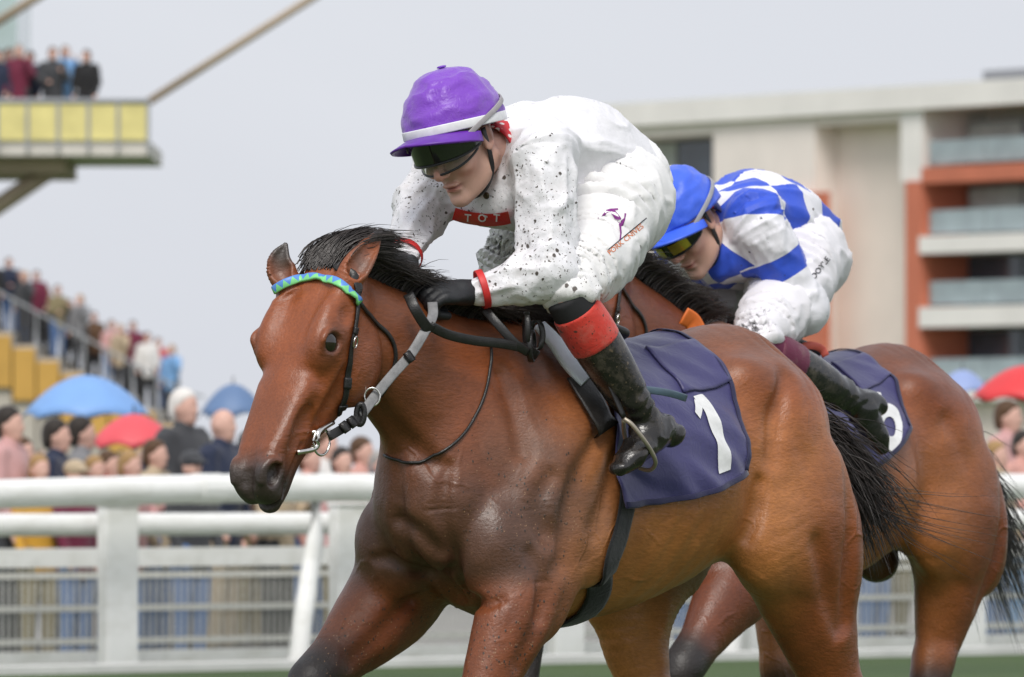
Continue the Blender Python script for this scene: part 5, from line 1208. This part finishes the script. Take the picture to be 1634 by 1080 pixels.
j2 = dict(joints=dict(head=(1096, 360, 0), neck=(1146, 350, 0), chest=(1188, 345, 0), pelvis=(1262, 385, 0),
        shoulderL=(1212, 356, .165), elbowL=(1284, 492, .24), wristL=(1196, 540, .10), handL=(1158, 530, .07),
        shoulderR=(1090, 376, -.165), elbowR=(1082, 450, -.22), wristR=(1090, 515, -.10), handR=(1065, 520, -.05),
        hipL=(1276, 412, .12), kneeL=(1206, 548, .24), ankleL=(1368, 645, .335), toeL=(1404, 712, .355),
        hipR=(1184, 405, -.12), kneeR=(1118, 498, -.14), ankleR=(1240, 640, -.30), toeR=(1210, 700, -.31)),
    pitch=rad(40), yaw=rad(0), roll=rad(16), tip=rad(14), hscale=1.0, front=[((1140, 410, 0), (.10, .14, .075)), ((1180, 420, 0), (.12, .15, .07))], check=True, bare=True, res=1.25, handupL=(0, .55, .85), thumbL=(.2, -.6, .5), handupR=(0, -.55, .85), thumbR=(.2, .6, .5),
    mud=lambda V, jt: np.full(len(V), .10), mudleg=lambda V, jt: np.full(len(V), .12),
    lenses=[('goggles', -.018, .028, 1.09, 1.2, 'visor', .004, .0, True)])
jockey2, JF2 = build_jockey(PL2, j2, 'person', 'jockey in blue cap and blue and white chequered silks riding the darker horse', M2, 77)
def deco2():
    decal(PL2, JF2['bvh_b'], [text_px('DOYLE', (1300, 446), nrm(np.array((28, -36))), nrm(np.array((-36, -28))), 13, .01)], 'leg_lettering', M_INK, jockey2, .005)
    for s in (1, -1):
        az_ = np.linspace(-.30, .30, 9) + s * .42; zz = np.linspace(-.012, .020, 5); A_, Z_ = np.meshgrid(az_, zz, indexing='ij')
        P = np.stack([.004 + np.cos(A_) * .108 * 1.115, np.sin(A_) * .086 * 1.115, Z_], -1).reshape(-1, 3); HCf = np.array([JF2['K'](*p) for p in P]); part('lens', (HCf, grid_faces(9, 5)), simple('yellow_mirror_lens', (.70, .55, .08), .12, .6), jockey2)
deco2()
print('second', time.time() - T3)
# ------------------------------------------------------------------ the setting
def at(px, Y, py=None, w=None):
    """world point seen on a photograph column at distance Y, standing on row py or at height w"""
    return np.array(((px - 817) * PXK * Y, Y, CAM_H + (760 - py) * PXK * Y if py is not None else (w or 0.0)))
def turf_material():
    t = NT('racecourse_turf'); v = t.coord(); a = t.noise(v, 0.35, 5); b = t.noise(v, 6.0, 5, .7); c = t.noise(v, 60.0, 3)
    col = t.mix(t.ramp(a, [(.35, 0.), (.65, 1.)]), (.050, .105, .022), (.085, .150, .034)); col = t.mix(t.ramp(b, [(.45, 0.), (.8, .8)]), col, (.11, .12, .045)); col = t.mix(t.ramp(c, [(.3, .6), (.6, 0.)]), col, (.03, .06, .012))
    t.set(Base_Color=col, Roughness=.8); t.link(t.bump(t.math('ADD', b, c), .8, .05), t.b.inputs['Normal']); return t.m
me = mesh_np('turf', [(-1200, -60, 0), (1200, -60, 0), (1200, 1800, 0), (-1200, 1800, 0)], [(0, 1, 2, 3)]); tag(link('turf', me, turf_material()), kind='structure')
FA, FB = at(100, 50.5, w=0), at(1610, 56.0, w=0); FD = nrm(FB - FA); FN = np.array((FD[1], -FD[0], 0))      # along the fence, and out of it towards the track
def on_fence(px, back=0.0):
    """ground point of the fence line under a photograph column"""
    o = FA - FN * back; K = (px - 817) * PXK; s = (K * o[1] - o[0]) / (FD[0] - K * FD[1]); return o + FD * s
FROT = math.atan2(FD[1], FD[0])
def grimy(name, col, rough):
    t = NT(name); v = t.coord(); a = t.noise(t.coord(scale=(3, 3, 9)), 1.0, 6, .65); b = t.noise(v, 9.0, 5, .7)
    c = t.mix(t.ramp(a, [(.48, 0.), (.8, .45)]), col, (.45, .44, .36)); c = t.mix(t.ramp(b, [(.55, 0.), (.8, .30)]), c, (.30, .30, .24)); t.set(Base_Color=c, Roughness=rough); return t.m
M_PVC = grimy('white_rail_plastic', (.88, .88, .86), .34); M_PVC0 = simple('rail_plastic_plain', (.88, .88, .86), .32, var=.04, vscale=3); M_WPAINT = grimy('white_painted_steel', (.86, .86, .84), .42); M_WIRE = simple('pale_wire', (.66, .65, .61), .5)
# paved apron where the crowd stands
p0, p1 = on_fence(-1500, 1.6), on_fence(3500, 1.6); me = mesh_np('apron', [p0 + (0, 0, .006), p1 + (0, 0, .006), p1 - FN * 60 + (0, 0, .006), p0 - FN * 60 + (0, 0, .006)], [(0, 1, 2, 3)]); tag(link('pavement', me, simple('grey_paving', (.25, .24, .22), .8, vscale=2)), kind='structure')
# running rail: two plastic tubes on leaning struts
rr_ = empty('running_rail', on_fence(300, -.9), 0, 'white plastic running rail with thick tube on leaning struts beside the track', 'rail')
RO = np.array(rr_.location)
def rail_pts(w, back, px0=-1300, px1=3300, n=70, sag=None):
    out = []
    for px in np.linspace(px0, px1, n):
        p = on_fence(px, back); z = w + (sag(px) if sag else 0); out.append(np.array((p[0], p[1], z)) - RO)
    return np.array(out)
def oval_rail(P, ry, rz, n=14):
    T, N, S = frames(P); a = np.arange(n) * 2 * math.pi / n; V = (P[:, None] + np.cos(a)[None, :, None] * S[:, None] * ry + np.sin(a)[None, :, None] * np.array((0, 0, 1.)) * rz).reshape(-1, 3); m = len(P)
    F = [(i * n + q, (i + 1) * n + q, (i + 1) * n + (q + 1) % n, i * n + (q + 1) % n) for i in range(m - 1) for q in range(n)]; F += [tuple(range(n)), tuple((m - 1) * n + q for q in range(n - 1, -1, -1))]; return V, F
part('top_rail', oval_rail(rail_pts(1.080, -.9, sag=lambda q: -.035 * max(0, (420 - q) / 420) ** 1.3), .095, .088), M_PVC, rr_)
for px in (-120, 330, 1395, 1700):
    q = on_fence(px, -.9) - RO; d0_ = np.array(((FD * .09)[0], (FD * .09)[1], 0)); g = Geo(); zz_ = 1.08 - .035 * max(0, (420 - px) / 420) ** 1.3; V_, F_ = oval_rail(np.array([np.array((q[0], q[1], zz_)) - d0_, np.array((q[0], q[1], zz_)) + d0_]), .101, .094); part('coupler', (V_, F_), M_PVC, rr_, smooth=False)
for px in (-890, -200, 490, 1180, 1870, 2560, 3200):
    q = on_fence(px + 14, -.9) - RO; q2 = on_fence(px - 18, -1.0) - RO; g = Geo(); g.tube([(q2[0], q2[1], -.05), (q[0] * .5 + q2[0] * .5, q[1] * .5 + q2[1] * .5, .42), (q[0], q[1], .78), (q[0], q[1], 1.04)], [.062, .060, .055, .05], 14); g.build('strut', M_PVC, rr_, True)
lr = empty('guard_rail', on_fence(300, -.35), 0, 'slimmer white tube rail running below and behind the thick running rail', 'rail'); RO = np.array(lr.location)
part('tube', oval_rail(rail_pts(.86, -.35), .06, .070), M_PVC, lr)
me = None
k0, k1 = on_fence(-1500, -1.45), on_fence(3500, -1.45); gk = Geo(); Lk = np.linalg.norm(k1 - k0); gk.box((0, 0, -.05), (Lk, .5, .045)); kb = gk.build('kerb', simple('white_kerb', (.62, .62, .60), .7, vscale=2)); kb.location = k0; kb.rotation_euler = (0, 0, FROT); tag(kb, kind='structure')
# crowd barrier: posts, and panels of welded mesh between them
POSTS = [-900, -538, -175, 188, 556, 902, 1212, 1545, 1880, 2215, 2550, 2885]
for i, px in enumerate(POSTS):
    q = on_fence(px, -.55); g = Geo(); M = Matrix.Rotation(FROT, 4, 'Z'); g.box((-.125, -.05, -.05), (.125, .05, .965), M); g.box((-.135, -.06, .965), (.135, .06, .99), M)
    o = g.build('barrier_post', M_WPAINT); o.location = q; b = o.modifiers.new('bevel', 'BEVEL'); b.width = .012; b.segments = 2
    tag(o, 'broad flat white post of the mesh crowd barrier', 'post', 'posts of the crowd barrier')
for i in range(len(POSTS) - 1):
    a, b = on_fence(POSTS[i], .02), on_fence(POSTS[i + 1], .02); L = np.linalg.norm(b - a); r = empty('mesh_barrier', a, FROT, 'white framed wire mesh crowd barrier standing between two broad posts', 'barrier', 'wire mesh crowd barriers')
    g = Geo(); g.box((.14, -.03, .60), (L - .14, .03, .715)); g.box((.14, -.025, .02), (L - .14, .025, .09))
    f = g.build('frame', M_WPAINT, r); 
    g = Geo()
    for x in np.arange(.15, L - .12, .05): g.box((x, -.004, .08), (x + .009, .005, .61))
    for z in (.15, .35, .55): g.box((.14, -.016, z - .019), (L - .14, -.0045, z + .019))
    w = g.build('wire_mesh', M_WIRE, r); w['kind'] = 'stuff'
# ------------------------------------------------------------------ spectators
T5 = time.time()
def make_figure(pose):
    """standing adult 1.72 m tall, facing +x; returns meshes of its parts"""
    b = SDF()
    b.tube([(0, 0, .90, .15, .10, .10), (0, 0, 1.08, .135, .09, .09), (.01, 0, 1.28, .165, .10, .10), (0, 0, 1.42, .10, .07, .07)], up=(1, 0, 0), k=.03)
    b.limb([(0, 0, 1.42), (.015, 0, 1.50)], (.055, .05), k=.03)
    b.ell((.02, 0, 1.61), (.092, .074, .112), None, k=.03); b.ell((.07, 0, 1.53), (.035, .04, .035), None, k=.03); b.ell((.112, 0, 1.595), (.014, .013, .022), None, k=.015)
    for s in (1, -1):
        b.ell((.01, s * .077, 1.60), (.018, .01, .03), None, k=.01); b.ell((.098, s * .03, 1.622), (.01, .014, .009), None, op='s', k=.012)
        S_ = np.array((0, s * .175, 1.40)); E_, W_ = [np.array((p[0], p[1] * s, p[2])) for p in pose[0 if s > 0 else 1]]
        b.limb([(0, s * .10, 1.36), S_, E_], (.06, .05, .035), k=.03); b.limb([E_, W_, W_ + nrm(W_ - E_) * .09], (.035, .026, .030), k=.02)
        b.limb([(0, s * .09, .90), (.01, s * .10, .48), (-.01, s * .10, .06)], (.075, .05, .035), k=.04); b.limb([(-.03, s * .10, .04), (.16, s * .115, .03)], (.035, .03), k=.03)
    body = b.mesh(axis_grid(-.3, .02, .5), axis_grid(-.5, .02, .5), axis_grid(-.02, .02, 1.76), refine=0)
    j = SDF(); j.tube([(-.005, 0, .80, .19, .135, .135), (0, 0, 1.0, .18, .13, .13), (.01, 0, 1.26, .20, .135, .13), (0, 0, 1.42, .13, .09, .09), (.005, 0, 1.475, .075, .075, .07)], up=(1, 0, 0), k=.03)
    for s in (1, -1):
        S_ = np.array((0, s * .175, 1.40)); E_, W_ = [np.array((p[0], p[1] * s, p[2])) for p in pose[0 if s > 0 else 1]]
        j.limb([(0, s * .10, 1.36), S_, E_], (.08, .072, .058), k=.05); j.limb([E_, W_ * .95 + E_ * .05], (.056, .042), k=.03)
    fold = lambda X: -(ridge(X * np.array((1, 1, .5)), 8., 3) * .012 - .004)
    jacket = j.mesh(axis_grid(-.3, .02, .5), axis_grid(-.5, .02, .5), axis_grid(.7, .02, 1.56), refine=1, disp=fold)
    t = SDF()
    for s in (1, -1): t.limb([(0, s * .08, .92), (.01, s * .10, .48), (-.01, s * .10, .10)], (.115, .08, .062), k=.05)
    trou = t.mesh(axis_grid(-.2, .022, .2), axis_grid(-.26, .022, .26), axis_grid(.0, .022, 1.06), refine=0)
    hr = SDF(); hr.ell((.0, 0, 1.645), (.102, .084, .100), None, k=.02); hr.ell((-.03, 0, 1.58), (.07, .08, .09), None, k=.03); hr.ell((.10, 0, 1.580), (.092, .12, .098), None, op='s', k=.02); hr.ell((.03, 0, 1.55), (.05, .12, .05), None, op='s', k=.02); hr.ell((.0, 0, 1.46), (.2, .2, .06), None, op='s', k=.02)
    hair = hr.mesh(axis_grid(-.14, .014, .14), axis_grid(-.12, .014, .12), axis_grid(1.44, .014, 1.78), refine=0)
    sh = SDF(); sh.limb([(-.05, .10, .045), (.16, .115, .035)], (.046, .04), k=.02); shoe = sh.mesh(axis_grid(-.12, .018, .24), axis_grid(.03, .018, .19), axis_grid(-.02, .018, .12), refine=0)
    sh2 = (shoe[0] * np.array((1, -1, 1)), shoe[1][:, ::-1])
    hat = SDF(); hat.ell((.01, 0, 1.665), (.108, .092, .085), None, k=.01); hat.ell((.13, 0, 1.655), (.06, .075, .010), None, k=.012); hm = hat.mesh(axis_grid(-.14, .014, .24), axis_grid(-.12, .014, .12), axis_grid(1.56, .014, 1.78), refine=0)
    out = dict(body=body, jacket=jacket, trousers=trou, hair=hair, shoe=shoe, shoe2=sh2, flat_cap=hm)
    res = {}
    for k, (V, Q) in out.items():
        me = mesh_np(k, V, Q); me.materials.append(M_PSKIN); res[k] = me
    return res
_pm = {}
def pmat(c, rough=.75):
    c = tuple(c)
    if c not in _pm: _pm[c] = cloth_material('garment', c, rough, wr=.8, wscale=9.)
    return _pm[c]
M_PSKIN = simple('spectator_skin', (.66, .40, .32), .5)
POSES = [[((.03, .24, 1.13), (.12, .22, .90)), ((.03, .24, 1.13), (.12, .22, .90))],
         [((.10, .25, 1.16), (.30, .12, 1.28)), ((.06, .25, 1.14), (.26, .14, 1.10))],
         [((.14, .27, 1.20), (.24, .13, 1.46)), ((.03, .24, 1.13), (.12, .22, .90))]]
FIG = [make_figure(p) for p in POSES]
def person(loc, h, face, fig, jacket, trousers, hair, label, group=None, hat=None, parts=True, skin=None):
    r = empty('person', loc, face, label, 'person', group); sc = h / 1.72; r.scale = (sc, sc, sc)
    def add(nm, key, mat):
        o = bpy.data.objects.new(nm, FIG[fig][key]); COL.objects.link(o); o.parent = r; o.material_slots[0].link = 'OBJECT'; o.material_slots[0].material = mat
    add('body', 'body', skin or M_PSKIN); add('jacket', 'jacket', pmat(jacket)); add('trousers', 'trousers', pmat(trousers))
    if hair: add('hair', 'hair', pmat(hair, .6))
    if hat: add('flat_cap', 'flat_cap', pmat(hat, .8))
    add('shoe', 'shoe', pmat((.02, .018, .016), .5)); add('shoe', 'shoe2', pmat((.02, .018, .016), .5))
    return r
CN = dict(navy=(.02, .028, .06), black=(.016, .016, .018), maroon=(.16, .02, .05), mustard=(.62, .33, .04), grey=(.20, .20, .21), charcoal=(.05, .052, .058), beige=(.48, .38, .26), pink=(.58, .33, .32), white=(.72, .70, .68), denim=(.09, .17, .36), khaki=(.24, .20, .11), brown=(.12, .065, .035), lime=(.45, .70, .08), sky=(.20, .40, .70), red=(.55, .04, .04), salmon=(.62, .33, .28))
HN = dict(dark=(.025, .018, .014), brown=(.09, .045, .02), white=(.75, .72, .68), grey=(.35, .33, .31), fair=(.36, .22, .09))
FH = FROT - math.pi / 2            # facing the track
def crowd(px, back, top, jac, trs, hair, fig=0, turn=0.0, hat=None, extra=''):
    p = on_fence(px, back); Y = p[1]; h = CAM_H + (760 - top) * PXK * Y
    who = 'spectator in %s jacket and %s trousers' % (jac, trs) + (' with %s hair' % hair if hair and not hat else (' and %s cap' % hat if hat else ' and bald head')) + extra
    person((p[0], p[1], 0.0), h, FH + turn, fig, CN[jac], CN[trs], HN[hair] if hair else None, who + ' behind the mesh barrier', hat=CN[hat] if hat else None)
for a in [(12, 1.0, 652, 'pink', 'charcoal', 'dark', 0, .5), (34, 2.6, 700, 'black', 'denim', 'brown', 1, .2), (62, .8, 728, 'mustard', 'khaki', 'fair', 0, -.2), (88, 1.7, 672, 'navy', 'charcoal', 'dark', 0, .6), (118, .7, 738, 'maroon', 'denim', None, 0, .2, 'beige'), (128, 2.6, 668, 'grey', 'black', 'dark', 1, .9),
          (150, 1.6, 730, 'salmon', 'denim', 'fair', 0, 0), (172, 2.4, 722, 'red', 'beige', 'brown', 0, .3), (206, 1.2, 722, 'pink', 'denim', 'fair', 1, .3), (246, 1.5, 704, 'beige', 'denim', 'brown', 0, .4), (292, 3.0, 624, 'charcoal', 'grey', 'white', 0, .2), (304, .8, 724, 'charcoal', 'denim', None, 0, 0, 'charcoal'), (352, 1.4, 653, 'navy', 'beige', None, 0, .4),
          (398, 2.2, 690, 'brown', 'khaki', 'dark', 0, .1), (440, 1.2, 715, 'beige', 'black', 'grey', 1, .2), (492, 1.8, 712, 'salmon', 'denim', 'brown', 0, .3), (520, 2.8, 690, 'white', 'grey', 'brown', 2, 0), (545, 1.1, 716, 'pink', 'khaki', 'dark', 0, -.2), (576, 2.0, 700, 'salmon', 'khaki', 'brown', 0, .3), (606, 1.2, 722, 'sky', 'black', 'grey', 0, 0),
          (1100, 1.0, 700, 'navy', 'denim', 'brown', 0, 0), (1150, 1.4, 690, 'red', 'denim', 'dark', 0, 0), (1395, 1.1, 700, 'sky', 'denim', 'grey', 0, .2), (1424, 1.6, 690, 'charcoal', 'khaki', 'dark', 0, 0), (1588, 1.0, 706, 'beige', 'denim', 'fair', 0, .3), (1607, 2.2, 642, 'pink', 'denim', 'brown', 0, .35), (1632, 1.5, 690, 'salmon', 'sky', 'dark', 1, 0)]:
    crowd(*a)
# ------------------------------------------------------------------ umbrellas
def umbrella(px, Y, top, rim, wpx, col, label, tilt=0.0):
    R_ = wpx * .5 * PXK * Y; z1 = CAM_H + (760 - top) * PXK * Y; z0 = CAM_H + (760 - rim) * PXK * Y; h = z1 - z0
    r = empty('umbrella', at(px, Y, w=.0), 0, label, 'umbrella'); n, m = 32, 9; V = []; F = []
    for i in range(n):
        a = i * 2 * math.pi / n; sc_ = 1 - .055 * abs(math.sin(a * 4)) 
        for q in range(m): t = q / (m - 1); V.append((R_ * t * math.cos(a) * (1 - (1 - sc_) * t), R_ * t * math.sin(a) * (1 - (1 - sc_) * t), z1 - h * (t ** 1.9) + .035 * abs(math.sin(a * 4)) * t ** 2))
    F = [(i * m + q, i * m + q + 1, ((i + 1) % n) * m + q + 1, ((i + 1) % n) * m + q) for i in range(n) for q in range(m - 1)]
    o = part('canopy', (np.array(V), F), col, r); sm = o.modifiers.new('thick', 'SOLIDIFY'); sm.thickness = .004
    g = Geo(); g.tube([(0, 0, z1 + .06), (0, 0, z0 - .50)], .006, 8); g.build('shaft', M_FRAME, r, True)
    g = Geo(); g.tube([(0, 0, z0 - .49), (0, 0, z0 - .60), (.02, 0, z0 - .63), (.05, 0, z0 - .62)], .013, 8); g.build('handle', M_FRAME, r, True)
    for k in range(8):
        a = k * math.pi / 4; g = Geo(); g.tube([(R_ * t * math.cos(a) * .99, R_ * t * math.sin(a) * .99, z1 - h * (t ** 1.9) - .012) for t in np.linspace(.02, 1, 7)], .004, 5); g.build('rib', M_FRAME, r, True)
def brolly(n, c): return simple(n, c, .5, var=.06, vscale=4)
umbrella(138, 57.5, 598, 667, 212, brolly('light_blue_nylon', (.20, .38, .72)), 'light blue open umbrella above the spectators near the red umbrella')
umbrella(214, 56.2, 660, 715, 150, brolly('pink_red_nylon', (.72, .09, .11)), 'pinkish red open umbrella below the light blue umbrella')
umbrella(372, 70.0, 612, 665, 112, brolly('slate_blue_nylon', (.12, .20, .36)), 'slate blue open umbrella behind the bald spectator')
umbrella(1640, 60.0, 582, 640, 190, brolly('bright_red_nylon', (.70, .045, .05)), 'bright red open umbrella above the pink jacketed spectator')
umbrella(1536, 74.0, 590, 628, 90, brolly('pale_blue_nylon', (.28, .36, .62)), 'pale lilac blue open umbrella behind the bright red umbrella')
# ------------------------------------------------------------------ far terrace with standing crowd
YT = 190.0
ter = empty('terrace', at(60, YT, w=0), 0, 'stepped spectator terrace with ochre fronts and grey rails', 'grandstand'); TO = np.array(ter.location)
M_OCH = simple('ochre_boards', (.62, .36, .08), .6, vscale=1.0); M_CONC = simple('pale_concrete', (.50, .46, .40), .8, vscale=.8); M_RAILG = simple('grey_rail', (.35, .36, .38), .5)
def tz(px): return float(np.interp(px, [-120, 40, 275, 330], [5.4, 4.15, 2.35, 1.9]))
edges = np.arange(330, -160, -38)
for e in edges:
    a, b = at(e - 38, YT)[0] - TO[0], at(e, YT)[0] - TO[0]; z = tz(e - 19); g = Geo(); g.box((a + .02, -1.5, 0), (b - .02, 5, z)); g.build('step', M_CONC, ter)
    g = Geo(); g.box((a + .02, -1.62, z - 1.25), (b - .02, -1.51, z - .08)); g.build('front_board', M_OCH if e < 300 else M_CONC, ter)
    g = Geo(); g.tube([(a, -1.45, z), (a, -1.45, z + 1.05)], .03, 6); g.tube([(a, -1.45, z + 1.04), (b, -1.45, tz(e + 19) + 1.04)], .03, 6); g.build('railing', M_RAILG, ter)
far_cols = ['black', 'navy', 'charcoal', 'maroon', 'khaki', 'grey', 'brown', 'pink', 'beige', 'white', 'red', 'sky']
for i, (px, dy) in enumerate([(-12, 0), (14, .4), (40, .0), (58, .9), (92, .2), (128, 0), (150, .8), (178, .4), (192, 0), (235, .1), (252, .6), (274, .0), (112, 1.2), (30, 1.6), (75, 2.0), (212, 1.4)]):
    p = at(px, YT + dy); e = edges[np.argmin(np.abs(edges - 19 - px))]; p[2] = tz(e - 19); c = far_cols[i % 12]
    person(p, 1.70 + .06 * math.sin(i * 3), -math.pi / 2 + .6 * math.sin(i * 2.1), i % 3, CN[c], CN[['black', 'denim', 'charcoal'][i % 3]], HN[['dark', 'brown', 'fair'][i % 3]], '%s clad spectator standing on the ochre fronted terrace' % c, 'spectators on the terrace')
for i, px in enumerate([8, 26, 50, 66, 100, 140, 166, 196, 222, 250]):      # those on the lawn before the terrace
    p = at(px, YT - 6 - (i % 3), w=0); f = ['grey', 'pink', 'navy', 'brown', 'white', 'charcoal', 'khaki', 'maroon', 'navy', 'white'][i]
    g = Geo(); 
    b = at(px, YT - 6, w=0)
    person((p[0], p[1], 0), 1.72, -math.pi / 2 + .5 * math.sin(i), i % 3, CN[f], CN['charcoal'], HN[['brown', 'dark', 'grey'][i % 3]], '%s jacketed spectator standing on the ground before the terrace' % f, 'spectators before the terrace')
# ------------------------------------------------------------------ viewing gallery on the tower
YG = 150.0
gal = empty('viewing_gallery', at(-120, YG, w=0), 0, 'cantilevered viewing gallery with yellow glass balustrade and tie rods', 'gallery'); GO = np.array(gal.location)
def gp(px, py, dy=0.0): q = at(px, YG, py) - GO; q[1] += dy; return q
def gbox(name, x0, y0, x1, y1, d0, d1, mat): a, b = gp(x0, y1), gp(x1, y0); g = Geo(); g.box((a[0], d0, a[2]), (b[0], d1, b[2])); return g.build(name, mat, gal)
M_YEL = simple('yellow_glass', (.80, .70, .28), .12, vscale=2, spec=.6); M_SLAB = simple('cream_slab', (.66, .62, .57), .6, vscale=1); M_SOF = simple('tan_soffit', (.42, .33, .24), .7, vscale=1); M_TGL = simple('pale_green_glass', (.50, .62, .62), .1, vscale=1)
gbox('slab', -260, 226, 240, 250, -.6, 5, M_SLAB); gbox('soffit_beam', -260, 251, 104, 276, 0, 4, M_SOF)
PXS = [-144, -96, -48, 0, 48, 97, 145, 192, 240]
for a, b in zip(PXS[:-1], PXS[1:]):
    gbox('balustrade_panel', a + 1.8, 168, b - 1.8, 226, -.66, -.63, M_YEL); q = gp(b - 1, 225); g = Geo(); g.box((q[0] - .03, -.69, q[2] - .2), (q[0] + .03, -.605, q[2] + .72)); g.build('balustrade_post', M_RAILG, gal)
g = Geo(); g.tube([gp(-260, 164, -.65), gp(241, 164, -.65)], .05, 8); g.build('handrail', M_RAILG, gal, True)
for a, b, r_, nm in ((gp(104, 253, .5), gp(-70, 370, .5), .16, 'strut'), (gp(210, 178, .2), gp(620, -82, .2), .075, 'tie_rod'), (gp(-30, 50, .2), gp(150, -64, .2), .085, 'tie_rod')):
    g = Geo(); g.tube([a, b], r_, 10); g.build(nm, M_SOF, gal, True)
gbox('tower', -420, -240, -64, 860, .3, 9, M_SLAB); gbox('tower_glass', -64, -240, 19, 112, 1.5, 6, M_TGL)
for i, (px, c) in enumerate([(-2, 'navy'), (14, 'brown'), (30, 'maroon'), (48, 'navy'), (84, 'charcoal'), (104, 'sky'), (138, 'black')]):
    p = at(px, YG + .5 + .35 * (i % 2), w=CAM_H + (760 - 225.9) * PXK * YG); person(p, 1.66 + .05 * (i % 3), -math.pi / 2 + .4 * math.sin(i * 1.7), i % 3, CN[c], CN['charcoal'], HN[['dark', 'brown', 'grey'][i % 3]], '%s clad spectator standing on the yellow railed gallery' % c, 'spectators on the gallery')
# ------------------------------------------------------------------ apartment building
BA, BB = at(940, 376.0, w=0), at(1634, 350.0, w=0); BD = nrm(BB - BA); brot = math.atan2(BD[1], BD[0])
bld = empty('apartment_building', BA, brot, 'cream apartment building with terracotta frames and glazed balconies', 'building')
def bs(px, back=0.0):
    K = (px - 817) * PXK; nrm_ = np.array((-BD[1], BD[0], 0)); o = BA + nrm_ * back; return (K * o[1] - o[0]) / (BD[0] - K * BD[1])
def bz(px, py): s = bs(px); return CAM_H + (760 - py) * PXK * (BA + BD * s)[1]
M_CRM = simple('cream_render', (.92, .83, .77), .8, vscale=.5, var=.05); M_CRM2 = simple('warm_grey_render', (.87, .77, .69), .8, vscale=.5, var=.05); M_TER = simple('terracotta_cladding', (.62, .19, .11), .7, vscale=.6, var=.08); M_WSL = simple('white_slab', (.90, .86, .82), .6, vscale=.5, var=.05)
M_GLS = simple('dark_window_glass', (.055, .075, .10), .08, vscale=.4, var=.4, spec=.7); M_CUR = simple('pale_curtain', (.50, .55, .53), .7, vscale=1.5, var=.15); M_MET = simple('grey_window_frame', (.22, .23, .25), .5); M_BGL = simple('balcony_glass', (.33, .40, .42), .08, vscale=.5, var=.2, spec=.7)
REF = 1540                       # column used to turn rows into heights
def bbox_(name, x0, x1, z0, z1, d0, d1, mat, parent=None): g = Geo(); g.box((x0, d0, z0), (x1, d1, z1)); return g.build(name, mat, parent or bld)
Z = lambda py: bz(REF, py)
topz = Z(131); s = {k: bs(k) for k in (890, 960, 1000, 1138, 1240, 1300, 1325, 1440, 1452, 1475, 1478, 2150)}
bbox_('core_wall', s[890], s[2150], 0, topz - 1.0, 3.4, 14, M_CRM2)
bbox_('parapet', s[890], s[2150], topz - 1.05, topz, -.35, 14, M_WSL)
bbox_('wall', s[890], s[960], 0, topz - 1.06, 0, 3.39, M_CRM); bbox_('wall', s[1138], s[1300], 0, topz - 1.06, 0, 3.39, M_CRM)
bbox_('wall', s[1300] + .01, s[1440] - .01, 0, topz - 1.5, 1.2, 3.39, M_CRM2); bbox_('lintel', s[1300] + .01, s[1440] - .01, topz - 1.49, topz - 1.06, .05, 3.39, M_CRM); bbox_('pier', s[1440], s[1475], Z(285), topz - 1.06, -.1, 3.39, M_WSL)
bbox_('terracotta_frame', s[1452], s[1475] + .1, 0, Z(286), -.25, 3.39, M_TER); bbox_('terracotta_frame', s[1475] + .11, s[2150], Z(290), Z(264), -.25, 3.39, M_TER)
bbox_('wall', s[960] + .01, s[1138] - .01, 0, Z(322), 0.02, 3.39, M_CRM)
bbox_('terracotta_frame', s[1240] + .02, s[1325] - .01, 0, Z(296), -.30, -.01, M_TER)
def glazed(x0, x1, z0, z1, n, balc=True, seed=0):
    rr = random.Random(seed); w = (x1 - x0) / n
    for i in range(n):
        a = x0 + i * w; win = bbox_('window', a + .02, a + w - .02, z0 + .02, z1 - .02, 2.2, 2.28, M_MET)
        bbox_('pane', a + .14, a + w - .14, z0 + .12, z1 - .12, 2.13, 2.19, M_CUR if rr.random() < .38 else M_GLS, win)
        if balc: bbox_('balustrade', a + .03, a + w - .03, z0 + .05, z0 + 1.05, .10, .13, M_BGL)
rows = [(Z(262), topz - 1.5), (Z(374), Z(292)), (Z(488), Z(404)), (Z(612), Z(522))]
for k, (z0, z1) in enumerate(rows):
    glazed(s[1475] + .2, s[2150] - .2, z0 + .03, z1, 7, True, k + 3)
for p0, p1 in ((375, 403), (489, 521), (613, 640)): bbox_('floor_slab', s[1475] + .12, s[2150], Z(p1), Z(p0), -.40, 3.39, M_WSL)
bbox_('plinth', s[1475] + .12, s[2150], 0, Z(641), .3, 3.39, M_CRM2)
glazed(s[960] + .05, s[1138] - .05, Z(320), topz - 1.6, 3, True, 21); bbox_('lintel', s[960] + .01, s[1138] - .01, topz - 1.58, topz - 1.06, .02, 3.39, M_CRM)
bbox_('roof_plant', bs(1450), bs(1545), topz + .01, topz + .75, 4, 8, M_MET); bbox_('roof_plant', bs(1372), bs(1440), topz + .01, topz + .3, 4, 8, M_RAILG)
print('background', time.time() - T5)
